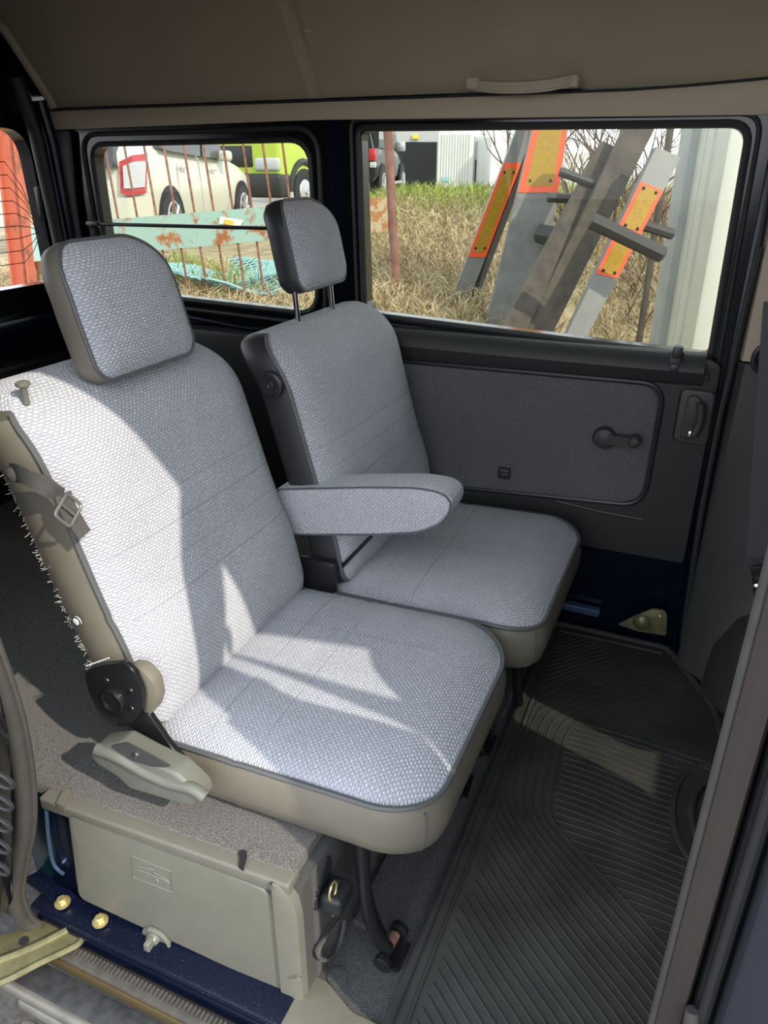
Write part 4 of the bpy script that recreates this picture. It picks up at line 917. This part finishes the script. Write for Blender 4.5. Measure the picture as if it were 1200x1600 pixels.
db = struct(thing('wall_front', 'dashboard and windscreen surround of the van', None, (1.4, 1.09, 0), kind='structure'))
mesh('dashboard', *prism(roundpoly([(.98, .0), (1.5, .0), (1.5, .80), (1.12, .845), (1.03, .82), (1.0, .50)], .04), frame((0, 1.68, 0), (1, 0, 0), (0, 0, 1)), 0, 1.18, .01), 'dark_plastic', db)
for y0 in (.46, 1.66):
    mesh('windscreen_post', *tube([(1.50, y0+.02, .72), (1.38, y0+.03, 1.10), (1.28, y0+.03, 1.40)], .035, 10), 'dark_plastic', db)
mesh('windscreen', [(1.49, .48, .80), (1.49, 1.70, .80), (1.29, 1.70, 1.42), (1.29, .48, 1.42), (1.496, .48, .802), (1.496, 1.70, .802), (1.296, 1.70, 1.422), (1.296, .48, 1.422)], [(0, 1, 2, 3), (7, 6, 5, 4), (0, 4, 5, 1), (1, 5, 6, 2), (2, 6, 7, 3), (3, 7, 4, 0)], 'tinted_glass', db, smooth=False)
for y0 in (.60, 1.16): mesh('sun_visor', *boxm(1.08, 1.27, y0, y0+.42, 1.425, 1.445, .008), 'beige_trim', db)  # unseen visors, added with the tinted pane to cut light from the front
mesh('windscreen_header', *boxm(1.25, 1.45, .46, 1.72, 1.40, 1.50), 'headliner', db)

# ================================================================== OUTSIDE
def grid(x0, x1, y0, y1, n, m_, zf):
    V = []; Fc = []
    for i in range(n+1):
        for j in range(m_+1):
            d = y0+(y1-y0)*j/m_; la = x0+(x1-x0)*i/n; p = ground_at(d, la, zf(d, la)); V.append(p)
    for i in range(n):
        for j in range(m_): k = i*(m_+1)+j; Fc.append((k, k+m_+1, k+m_+2, k+1))
    return V, Fc
def gz(d, la):
    k = min(1, max(0, (d-2.6-1.9*min(1, max(0, (la-.85)/.5)))/2.0)); k = k*k*(3-2*k)
    z = -.60+.82*k
    m_ = math.exp(-((d-9.5)/4.0)**2)*min(1, max(0, (la+.9)/1.0))*.47            # low grassy hump on the right
    return z+m_+.03*sin(la*2.3+d)*k*math.exp(-((d-6)/3)**2)
bank = struct(mesh('floor_bank', *grid(-9, 9, 2.2, 16, 60, 60, gz), 'ground_soil'), 'dry grassy bank beyond the fence')
struct(mesh('floor_lot', *grid(-60, 60, 15.9, 90, 4, 4, lambda d, la: .22), 'lot'), 'pale parking lot behind the bank')
# grass
def blades(n, pick, h0, h1, w_, lean):
    V, Fc = [], []
    for i in range(n):
        d, la, s = pick(); z = gz(d, la); p = ground_at(d, la, z-.01); h = random.uniform(h0, h1)*s; a = random.uniform(0, 2*pi); w2_ = w_*random.uniform(.6, 1.4)*(.5+d/12)
        side = Vector((cos(a), sin(a), 0))*w2_; b = random.uniform(0, 2*pi); ln = Vector((cos(b), sin(b), 0))*h*random.uniform(.2, lean)
        k = len(V); V += [p-side, p+side, p+ln*.35+Vector((0, 0, h*.6))+side*.7, p+ln*.35+Vector((0, 0, h*.6))-side*.7, p+ln+Vector((0, 0, h*random.uniform(.6, 1)))]; Fc += [(k, k+1, k+2, k+3), (k+3, k+2, k+4)]
    return V, Fc
def pick_straw():
    while True:
        d = random.uniform(3.5, 14); la = random.uniform(-.62, .62)*d
        if la < -.07*d and d > 7.2: continue
        return d, la, 1.0
def pick_green():
    while True:
        d = random.uniform(5.2, 14.5); la = random.uniform(-.45, .35)*d
        k = math.exp(-((d-10.8)/2.0)**2) if la > -.03*d else (.35 if d < 7 and math.sin(la*3+d*2) > .5 else 0)
        if random.random() < k: return d, la, 1.0
flag(mesh('dry_grass', *blades(66000, pick_straw, .05, .20, .0055, 2.2), 'straw', smooth=False), 'dry straw-coloured grass covering the bank', 'grass', kind='stuff')
flag(mesh('green_grass', *blades(12000, pick_green, .08, .30, .006, .8), 'green_grass', smooth=False), 'fresh green grass on the crest of the bank', 'grass', kind='stuff')
# bare bushes
def bush(label, base, h, n, spread, seed, name='bare_bush'):
    R = random.Random(seed); V, Fc = [], []
    def branch(p, d, L, r_, lev):
        pts = [p]; q_ = Vector(p)
        for i in range(4):
            d = (d+Vector((R.uniform(-1, 1), R.uniform(-1, 1), R.uniform(-.6, .8)))*.28).normalized(); q_ = q_+d*L/4; pts.append(q_.copy())
        a, b = tube(pts, [r_*(1-.16*i) for i in range(5)], 4); k = len(V); V.extend(a); Fc.extend([[j+k for j in f] for f in b])
        if lev > 0:
            for i in range(R.randint(2, 4)):
                s = pts[R.randint(1, 4)]; branch(s, (d+Vector((R.uniform(-1, 1), R.uniform(-1, 1), R.uniform(-.3, .9)))*.9).normalized(), L*.62, r_*.6, lev-1)
    for i in range(n): branch(Vector(base)+Vector((R.uniform(-.3, .3), R.uniform(-.2, .2), 0))*spread, Vector((R.uniform(-.7, .7)*spread, R.uniform(-.4, .4), 1)).normalized(), h*R.uniform(.35, .55), .010*h/1.5, 3)
    return flag(mesh(name, V, Fc, 'bark', smooth=False), label, 'bush', 'bare bushes behind the leaning beams')
bush('bare twiggy bush behind the beams, tallest one', ground_at(7.0, 2.0, .2), 2.4, 14, 1.6, 3)
bush('tangled bare bush low beside the white column', ground_at(5.6, 2.15, .0), 1.2, 14, 1.2, 5)
bush('small bare bush left of the reflector beam', ground_at(6.0, .75, .15), .75, 6, .8, 9)

# ---- rusty fence with turquoise plate
def fence():
    o = far(600, 330, 5.0); ang = math.atan2(_R.y, _R.x)-rad(3)
    root = thing('iron_fence', 'rusty iron bar fence with a peeling turquoise plate', 'fence', (far(607, 470, 5.0).x, far(607, 470, 5.0).y, .2))
    def FP(x, y): return far(x, y, 5.0+(600-x)*.0004)
    for i in range(-4, 11):
        xt, yt = 162+i*31, 222.; t0_, b0_ = (xt-8, 150), (xt+17+26-.02*(xt-162)*1.0, 470-.06*(xt-162))
        A, B = FP(xt-12+.01*i, 150), None
        # each bar leans like the fence: its foot stands to the right of its head
        lean_ = .19-.0068*i; foot = 488-i*5
        B = FP(xt+(foot-222)*lean_, foot); A = FP(xt-(222-150)*lean_, 150)
        if i < 10: mesh('bar', *tube([A, B], .0075, 6), 'bar_rust', root)
    def plate_(x0, x1, top, bot, mat, th=.012):
        P = [FP(x0, top(x0)), FP(x1, top(x1)), FP(x1, bot(x1)), FP(x0, bot(x0))]; n = (P[1]-P[0]).cross(P[3]-P[0]).normalized()*th
        return mesh('plate', [p+n for p in P]+[p-n for p in P], [(0, 1, 2, 3), (7, 6, 5, 4), (0, 4, 5, 1), (1, 5, 6, 2), (2, 6, 7, 3), (3, 7, 4, 0)], mat, root, smooth=False)
    top = lambda x: 343-.081*(x-170); bot = lambda x: 398-.090*(x-170)
    p1_ = plate_(30, 536, top, bot, 'turquoise_rust'); plate_(540, 607, top, lambda x: bot(x)+2, 'orange_rust')
    s0, s1, s2, s3 = FP(345, 338), FP(382, 344), FP(376, 353), FP(343, 349)
    off_ = -_F*.02
    mesh('torn_sticker', [p+off_ for p in (s0, s1, s2, s3)]+[p+off_*1.15 for p in (s0, s1, s2, s3)], [(0, 1, 2, 3), (7, 6, 5, 4), (0, 4, 5, 1), (1, 5, 6, 2), (2, 6, 7, 3), (3, 7, 4, 0)], 'white_print', p1_, smooth=False)
    t0_, t1_, t2_, t3_ = FP(352, 342), FP(366, 345), FP(364, 352), FP(351, 349)
    mesh('sticker_print', [p+off_*1.3 for p in (t0_, t1_, t2_, t3_)]+[p+off_*1.45 for p in (t0_, t1_, t2_, t3_)], [(0, 1, 2, 3), (7, 6, 5, 4), (0, 4, 5, 1), (1, 5, 6, 2), (2, 6, 7, 3), (3, 7, 4, 0)], 'sticker', p1_, smooth=False)
    mesh('end_post', *tube(smoothline([FP(600, 120), FP(606, 205), FP(613, 340), FP(620, 455), FP(619, 474), FP(605, 479), FP(560, 483), FP(300, 508)], 6), .028, 10), 'pipe_rust', root)
    mesh('rail', *tube([FP(-20, 246), FP(60, 236), FP(120, 150)], .03, 8), 'pipe_rust', root)
    return root
fence()
# red steel posts seen through the rear window
def post(label, p0, p1, w_, mat):
    root = thing('steel_post', label, 'post', p1, 'posts at the fence end'); d = (p0-p1).normalized(); s = _R; n = d.cross(s).normalized()
    for nm, a, wd, th in (('flange', -w_*.5, .012, w_*.9), ('flange', w_*.5, .012, w_*.9), ('web', 0, w_, .014)):
        P = []
        for p in (p1, p0):
            for i, j in ((-1, -1), (1, -1), (1, 1), (-1, 1)): P.append(p+s*(a+i*wd/2)+n*(j*th/2))
        mesh(nm, P, [(0, 1, 2, 3), (7, 6, 5, 4), (0, 4, 5, 1), (1, 5, 6, 2), (2, 6, 7, 3), (3, 7, 4, 0)], mat, root, smooth=False)
post('red steel post at the fence end, seen in the rear window', far(6, 150, 4.6), far(45, 520, 4.6), .10, 'red_rust')
post('thin rusty post behind the red one in the rear window', far(20, 150, 5.4), far(75, 500, 5.4), .05, 'orange_rust')
# turquoise netting on the slope under the fence
NV, NF = [], []
o_ = far(350, 430, 5.6)
for i in range(26):
    for (ax, k) in ((0, 26), (1, 26)):
        pts = []
        for j in range(13):
            a, b = (i/25-.5, j/12-.5) if ax == 0 else (j/12-.5, i/25-.5)
            if abs(a)+abs(b)*.8 > .62: continue
            d, la = 5.9+b*1.6+.1*a, -1.0+a*1.25+.15*sin(b*7); p = ground_at(d, la, gz(d, la)+.12+.05*sin(a*9+b*6)); pts.append(p)
        if len(pts) > 1: a_v, a_f = tube(pts, .010, 4); k0 = len(NV); NV += a_v; NF += [[q_+k0 for q_ in f] for f in a_f]
flag(mesh('garden_net', NV, NF, 'net', smooth=False), 'turquoise plastic netting lying on the slope under the fence', 'net')

# ---- vehicles
def wheel(root, x, y, r_, w_, side, rim='rim', spokes=7):
    fr = (Vector((x, y, r_)), Vector((1, 0, 0)), Vector((0, 0, 1)), Vector((0, -1, 0))) if side < 0 else (Vector((x, y, r_)), Vector((0, 0, 1)), Vector((1, 0, 0)), Vector((0, 1, 0)))
    wh = mesh('wheel', *lathe([(r_*.62, -w_), (r_*.95, -w_), (r_, -w_*.8), (r_, -.03), (r_*.95, 0), (r_*.68, .005), (r_*.66, -.02), (.01, -.02)], fr, 28), 'tyre', root, local=True)
    o2, u2, v2, n2 = fr
    mesh('rim_ring', *tube([o2+(u2*cos(a)+v2*sin(a))*r_*.63+n2*.004 for a in [k*pi/14 for k in range(28)]], .014, 6, True), rim, wh, local=True)
    for k in range(spokes):
        a = 2*pi*k/spokes; mesh('spoke', *tube([o2+n2*.0, o2+(u2*cos(a)+v2*sin(a))*r_*.62+n2*.006], [.04, .028], 6), rim, wh, local=True)
def side_poly(name, P, y, th, mat, root): return mesh(name, *prism(P, (Vector((0, y, 0)), Vector((1, 0, 0)), Vector((0, 0, 1)), Vector((0, -1, 0))), -th, th, 0), mat, root, local=True)
def vehicle(name, label, cat, p_rear, p_front, zg, wheelbase):
    d = Vector(p_front)-Vector(p_rear); a = math.atan2(d.y, d.x)
    return thing(name, label, cat, (p_rear.x, p_rear.y, zg), rot=(0, 0, a))
# white hatchback: local x forward from the rear axle, right-hand side at y = -w
wr, wf = far(268, 322, 9.2), far(379, 306, 11.9)
hb_ = vehicle('white_car', 'white hatchback parked behind the rusty fence', 'car', wr, wf, .20, 2.7)
hw_ = .87; yc = hw_     # the visible flank lies on y = 0
def car_ring(x, zl, zb, zt, w_, wt):
    c = hw_; return [(x, c-w_*.92, zl), (x, c-w_, zl+.18), (x, c-w_, (zl+zb)/2+.1), (x, c-w_*.97, zb), (x, c-wt, zt-.03), (x, c-wt*.8, zt), (x, c+wt*.8, zt), (x, c+wt, zt-.03), (x, c+w_*.97, zb), (x, c+w_, (zl+zb)/2+.1), (x, c+w_, zl+.18), (x, c+w_*.92, zl)]
ST = [(-.83, .34, .80, .88, .70, .60), (-.78, .26, .92, 1.05, .80, .62), (-.60, .24, 1.02, 1.18, .85, .60), (-.2, .22, 1.02, 1.36, .87, .60), (.4, .20, .99, 1.46, .87, .60), (1.0, .20, .96, 1.49, .87, .59), (1.6, .20, .94, 1.40, .87, .57), (2.2, .20, .92, 1.14, .87, .62), (2.7, .22, .86, .98, .86, .68), (3.2, .24, .74, .84, .82, .66), (3.5, .30, .60, .68, .70, .55)]
mesh('body', *loft([car_ring(*s) for s in ST]), 'car_white', hb_, angle=50, local=True)
side_poly('side_window', [(-.20, 1.06), (.05, 1.03), (1.0, .985), (1.02, 1.37), (.45, 1.37), (.1, 1.27)], .12, .16, 'car_glass', hb_)
side_poly('side_window', [(1.08, .98), (2.0, .955), (1.55, 1.24), (1.08, 1.37)], .12, .16, 'car_glass', hb_)
mesh('rear_window', *loft([[(-.95, .19, .87), (-.95, 1.55, .87), (-.58, 1.48, 1.42), (-.58, .26, 1.42)], [(-.70, .20, .86), (-.70, 1.54, .86), (-.30, 1.36, 1.30), (-.30, .38, 1.30)]]), 'car_glass', hb_, local=True)
tl = mesh('tail_lamp', *loft([[(-.90, .06, .60), (-.89, .17, .62), (-.87, .15, .92), (-.78, .04, .98)], [(-.66, -.012, .62), (-.72, .17, .62), (-.72, .15, .92), (-.50, -.006, 1.0)]]), 'lamp_red', hb_, local=True)
mesh('lamp_lens', *loft([[(-.905, .05, .67), (-.905, .12, .67), (-.885, .11, .88), (-.80, .03, .92)], [(-.70, -.02, .68), (-.74, .12, .66), (-.74, .11, .88), (-.58, -.016, .93)]]), 'lamp_clear', tl, local=True)
mesh('rear_bumper', *loft([[(-.94, .08, .28), (-.94, 1.66, .28), (-.94, 1.66, .58), (-.94, .08, .58)], [(-.55, -.005, .24), (-.55, 1.745, .24), (-.55, 1.745, .60), (-.55, -.005, .60)]]), 'car_white', hb_, local=True)
mesh('number_plate_recess', *boxm(-.90, -.85, .55, 1.2, .62, .80), 'grey_panel', hb_, local=True)
mesh('badge', *boxm(-.872, -.855, .50, .60, .835, .85), 'dark_inside', hb_, local=True)
for x in (0, 2.7):
    mesh('wheel_arch', *lathe([(.37, 0), (.37, .012), (.01, .012)], (Vector((x, .0, .31)), Vector((1, 0, 0)), Vector((0, 0, 1)), Vector((0, -1, 0))), 28), 'dark_inside', hb_, local=True); wheel(hb_, x, -.02, .31, .2, -1)
for x, z in ((.45, .86), (1.5, .83)):
    mesh('door_handle', *tube([(x-.09, -.02, z), (x, -.04, z+.005), (x+.09, -.02, z)], .016, 8), 'car_white', hb_, local=True)
mesh('door_line', *tube([(.10, -.004, .30), (.28, -.004, .55), (.30, .0, .9)], .006, 5), 'grey_panel', hb_, local=True)
mesh('door_line', *tube([(1.04, -.004, .24), (1.04, -.004, .6), (1.04, .01, .95)], .006, 5), 'grey_panel', hb_, local=True)
mesh('door_line', *tube([(2.05, -.004, .24), (2.12, -.004, .6), (2.08, .01, .9)], .006, 5), 'grey_panel', hb_, local=True)
mesh('mirror', *boxm(1.70, 1.86, -.18, .0, .93, 1.06, .04, 3), 'car_white', hb_, local=True)
# lime lorry seen from its front corner
LA = YAW-rad(24); t0_ = far(441, 300, 14.5)-Vector((cos(LA), sin(LA), 0))
lo = thing('lime_lorry', 'lime green lorry cab beyond the white hatchback', 'lorry', (t0_.x, t0_.y, .22), rot=(0, 0, LA))
# local: x to the camera-right along its flank, front face looks to -y
mesh('cab', *prism(roundpoly([(-1.0, .62), (1.0, .62), (1.0, 2.5), (-1.0, 2.5)], .12), (Vector((0, 0, 0)), Vector((1, 0, 0)), Vector((0, 0, 1)), Vector((0, -1, 0))), -1.6, 0, .08, 3), 'lime', lo, local=True)
mesh('windscreen', *boxm(-.92, .92, -.03, .04, 1.32, 2.2, .05), 'car_glass', lo, local=True)
mesh('bumper', *boxm(-1.02, 1.02, -.10, .3, .32, .72, .06, 3), 'black_plastic', lo, local=True)
for x in (-.72, .72): 
    h_ = mesh('headlamp', *boxm(x-.26, x+.26, -.05, .1, .76, .98, .05, 3), 'lamp_clear', lo, local=True)
mesh('grille', *boxm(-.42, .42, -.02, .05, .82, 1.18, .03), 'black_plastic', lo, local=True)
side_win = mesh('side_window', *boxm(.96, 1.01, .25, 1.3, 1.35, 2.2, .02), 'car_glass', lo, local=True)
for s in (1, -1):
    mesh('fender', *tube([Vector((s*1.0, .80+.50*cos(a), .42+.50*sin(a))) for a in [k*pi/10 for k in range(11)]], .06, 8), 'black_plastic', lo, local=True)
    wl_ = mesh('wheel_face', *lathe([(.40, 0), (.40, .03), (.30, .05), (.24, .02), (.10, .05), (.01, .05)], (Vector((s*1.0, .80, .40)), Vector((0, 1, 0)), Vector((0, 0, 1)), Vector((1, 0, 0))) if s > 0 else (Vector((-1.0, .80, .40)), Vector((0, -1, 0)), Vector((0, 0, 1)), Vector((-1, 0, 0))), 24), 'tyre', lo, local=True)
    mesh('hub', *lathe([(.22, .03), (.20, .05), (.06, .06), (.05, .09), (.01, .09)], (Vector((s*1.0, .80, .40)), Vector((0, 1, 0)), Vector((0, 0, 1)), Vector((1, 0, 0))) if s > 0 else (Vector((-1.0, .80, .40)), Vector((0, -1, 0)), Vector((0, 0, 1)), Vector((-1, 0, 0))), 20), 'rim', wl_, local=True)
# black off-roader seen from behind
sr, sf = far(597, 290, 19.5), far(634, 285, 23.0)
sv = vehicle('black_offroader', 'black off-road car beyond the end of the fence', 'car', sr, sf, .24, 2.8)
hw_ = .95
ST = [(-.85, .55, 1.10, 1.80, .92, .78), (-.80, .45, 1.12, 1.88, .95, .78), (0, .42, 1.12, 1.92, .95, .78), (1.2, .42, 1.12, 1.92, .95, .78), (1.75, .42, 1.12, 1.86, .95, .76), (2.25, .42, 1.10, 1.22, .95, .84), (3.3, .45, 1.05, 1.12, .92, .80), (3.55, .55, .85, .95, .85, .7)]
mesh('body', *loft([car_ring(*s) for s in ST]), 'car_black', sv, angle=40, local=True)
side_poly('side_window', [(-.6, 1.20), (.25, 1.20), (.25, 1.74), (-.55, 1.74)], .06, .10, 'car_glass', sv); side_poly('side_window', [(.38, 1.20), (1.95, 1.20), (1.55, 1.74), (.38, 1.74)], .06, .10, 'car_glass', sv)
for x in (0, 2.8):
    mesh('wheel_arch', *lathe([(.47, 0), (.47, .03), (.01, .03)], (Vector((x, 0, .40)), Vector((1, 0, 0)), Vector((0, 0, 1)), Vector((0, -1, 0))), 24), 'dark_inside', sv, local=True); wheel(sv, x, -.05, .40, .28, -1, spokes=6)
tl2 = mesh('tail_lamp', *boxm(-.90, -.74, -.02, .14, .92, 1.18, .03), 'lamp_red', sv, local=True); mesh('lamp_lens', *boxm(-.90, -.75, -.022, .12, .78, .90, .02), 'lamp_clear', tl2, local=True)
mesh('side_step', *tube([(.45, -.08, .42), (2.3, -.08, .42)], .04, 8), 'rim', sv, local=True); mesh('mirror', *boxm(1.75, 1.95, -.25, -.02, 1.15, 1.38, .04), 'rim', sv, local=True)
# box bodies and shed behind
def block(name, label, cat, x0, x1, ytop, ybot, d0, depth, mat, extra=None, group=None):
    a, b = far(x0, ybot, d0), far(x1, ybot, d0); root = thing(name, label, cat, (a.x, a.y, a.z), group=group)
    u_ = (Vector((b.x, b.y, 0))-Vector((a.x, a.y, 0))); w_ = u_.length; u_.normalize(); zt = far(x0, ytop, d0).z; n_ = Vector((-u_.y, u_.x, 0))
    P = []
    for q_ in (a, b, b+n_*depth, a+n_*depth): P.append(Vector((q_.x, q_.y, a.z)))
    Q = [Vector((p.x, p.y, zt)) for p in P]
    mesh('wall_panel', P+Q, [(3, 2, 1, 0), (4, 5, 6, 7), (0, 1, 5, 4), (1, 2, 6, 5), (2, 3, 7, 6), (3, 0, 4, 7)], mat, root, smooth=False)
    def inset(nm, xa, xb, ya, yb, m_, out=.04):
        A, B = far(xa, yb, d0), far(xb, ya, d0); f_ = -n_*out
        q4 = [Vector((A.x, A.y, A.z)), Vector((B.x, B.y, A.z)), Vector((B.x, B.y, B.z)), Vector((A.x, A.y, B.z))]
        return mesh(nm, [p+f_ for p in q4]+[p-f_*.2 for p in q4], [(0, 1, 2, 3), (7, 6, 5, 4), (0, 4, 5, 1), (1, 5, 6, 2), (2, 6, 7, 3), (3, 7, 4, 0)], m_, root, smooth=False)
    return root, inset
r1, in1 = block('box_body', 'open dark loading bay with a grey lintel and yellow lamp', 'shed', 606, 690, 170, 300, 29, 6, 'grey_panel', group='box bodies on the lot')
in1('opening', 614, 683, 222, 299, 'dark_inside'); in1('yellow_lamp', 644, 654, 211, 217, 'sticker', .1)
r2, in2 = block('box_body', 'white ribbed box door standing open beside the loading bay', 'box body', 684, 737, 203, 298, 27, .12, 'white_panel', group='box bodies on the lot')
for i in range(11):
    x = 689+i*4.3; in2('door_rib', x, x+2.0, 209, 294, 'white_panel', .05)
in2('door_edge', 683, 687, 203, 299, 'column_white', .08); in2('turquoise_tag', 689, 702, 277, 283, 'net', .08)
r3, in3 = block('box_body', 'grey box body with a dark open lower half', 'box body', 738, 759, 213, 305, 30, 4, 'grey_panel', group='box bodies on the lot'); in3('opening', 740, 758, 250, 306, 'dark_inside')
r4, in4 = block('box_body', 'pale wide box body hidden behind the leaning beams', 'box body', 763, 830, 214, 318, 26, 4, 'white_panel', group='box bodies on the lot')
r5, in5 = block('long_building', 'pale low building far behind the bare bush', 'building', 850, 990, 238, 290, 45, 6, 'column_white')

# ---- leaning lorry bumper beams with reflector plates
def beam(label, name, pts, d, depth, mat, refl=(), side=None, group='beams leaning outside the far window'):
    """pts: outline of the visible face in the photo, at distance d; the beam has depth behind that face"""
    P = [far(x, y, dd) for (x, y), dd in zip(pts, d if isinstance(d, (list, tuple)) else [d]*4)]
    n = (P[1]-P[0]).cross(P[3]-P[0]).normalized(); n = n if n.dot(_F) > 0 else -n
    lowp = min(P, key=lambda p: p.z); root = thing(name, label, 'beam', lowp, group)
    mesh('beam_face', P+[p+n*depth for p in P], [(0, 1, 2, 3), (7, 6, 5, 4), (0, 4, 5, 1), (1, 5, 6, 2), (2, 6, 7, 3), (3, 7, 4, 0)], mat, root, smooth=False)
    c0, c1, c2, c3 = P     # top-left, top-right, bottom-right, bottom-left
    def uvp(s, t_, h=0): return (c0.lerp(c1, s)).lerp(c3.lerp(c2, s), t_)-n*h
    for (t0, t1) in refl:
        def slab(nm, s0, s1, a, b, h, m_, par):
            q4 = [uvp(s0, a, 0), uvp(s1, a, 0), uvp(s1, b, 0), uvp(s0, b, 0)]; return mesh(nm, q4+[p-n*h for p in q4], [(3, 2, 1, 0), (4, 5, 6, 7), (0, 1, 5, 4), (1, 2, 6, 5), (2, 3, 7, 6), (3, 0, 4, 7)], m_, par, smooth=False)
        rr = slab('reflector', .0, 1.0, t0, t1, .004, 'reflector_red', root); k = (t1-t0)*.055
        slab('amber_field', .17, .83, t0+k, t1-k, .0055, 'reflector_amber', rr)
        for s in (.24, .76):
            for b in (t0+k*1.8, t1-k*1.8):
                mesh('rivet', *lathe([(.008, 0), (.007, .004), (.002, .005)], frame(uvp(s, b, .005), (c1-c0), (c0-c3)), 8), 'dark_inside', rr)
    return root, uvp, n
# beam 1: slim aluminium beam with two reflectors
b1, u1, n1 = beam('slim aluminium beam with orange-edged reflectors, leftmost of the leaning beams', 'bumper_beam', [(816, 180), (843, 180), (676, 620), (647, 620)], 4.7, .05, 'aluminium', refl=((.148, .465), (.745, 1.0)))
mesh('beam_web', *tube([u1(1.25, .0, -.06), u1(1.25, 1, -.06)], .03, 6), 'dark_steel', b1)
# beam 2: wide grey panel behind it
b2, u2, n2 = beam('wide dull grey steel beam with an orange-edged reflector at its top', 'bumper_beam', [(852, 120), (900, 120), (818, 640), (728, 640)], [4.45, 4.45, 4.2, 4.2], .06, 'dull_steel', refl=((-.02, .32),))
# beams 3-5: brown members and the right reflector beam
b3, u3, n3 = beam('weathered brown timber plank leaning across the window', 'timber_plank', [(942, 220), (964, 231), (780, 600), (738, 600)], [4.0, 4.0, 3.7, 3.7], .05, 'wood_grey')
b4, u4, n4 = beam('broad brown steel channel leaning behind the right reflector beam', 'steel_channel', [(1016, 120), (1063, 120), (814, 620), (771, 620)], [3.95, 3.95, 3.75, 3.75], .06, 'wood_grey')
b5, u5, n5 = beam('grey beam with a long amber reflector, rightmost of the leaning beams', 'bumper_beam', [(1026, 229), (1064, 246), (878, 600), (848, 600)], [3.75, 3.75, 3.5, 3.5], .05, 'aluminium', refl=((.14, .33), (.335, .52)))
for lab, a, b, r_ in (('short dark bracket arm sticking out left of the plank, upper', (875, 268, 3.95), (930, 288, 3.95), .022), ('short dark bracket arm sticking out left of the plank, lower', (856, 308, 4.1), (915, 312, 4.1), .024), ('dark bracket block behind the wide grey beam', (842, 365, 4.3), (880, 372, 4.2), .05), ('dark bracket arm between the reflector beam and the column', (1000, 350, 3.8), (1050, 366, 3.85), .026), ('thick dark arm crossing the right reflector', (925, 345, 3.5), (1035, 398, 3.45), .035)):
    A, B = far(*a), far(*b); flag(mesh('bracket_arm', *tube([A.lerp(B, -.02), A, B, B.lerp(A, -.03)], [r_*.7, r_, r_, r_*.6], 8), 'dark_steel'), lab, 'bracket', 'bracket arms on the leaning beams')
# ---- white column with trunking at the right
cw = thing('white_column', 'white painted building column with grey trunking at the right', 'column', ground_at(3.9, 1.6, -.6))
def upright(nm, x0, x1, d, depth, mat, bev=.01):
    a, b = far(x0, 400, d), far(x1, 400, d); u_ = Vector((b.x-a.x, b.y-a.y, 0)); w_ = u_.length; u_.normalize()
    fr = (Vector((a.x, a.y, 0)), u_, Vector((0, 0, 1)), u_.cross(Vector((0, 0, 1)))); fr = (fr[0], fr[1], fr[2], fr[3])
    return mesh(nm, *prism([(0, -.6), (w_, -.6), (w_, 2.6), (0, 2.6)], fr, -depth, 0, bev), mat, cw)
upright('trunking', 1050, 1080, 4.2, .16, 'column_grey'); upright('back_strip', 1016, 1024, 4.6, .04, 'wood_grey', .002)
upright('column_shaft', 1082, 1108, 4.05, .2, 'column_white', .02); upright('column_face', 1106, 1200, 3.9, .25, 'column_white', .02)
upright('edge_strip', 1072, 1084, 4.12, .12, 'column_white', .004)
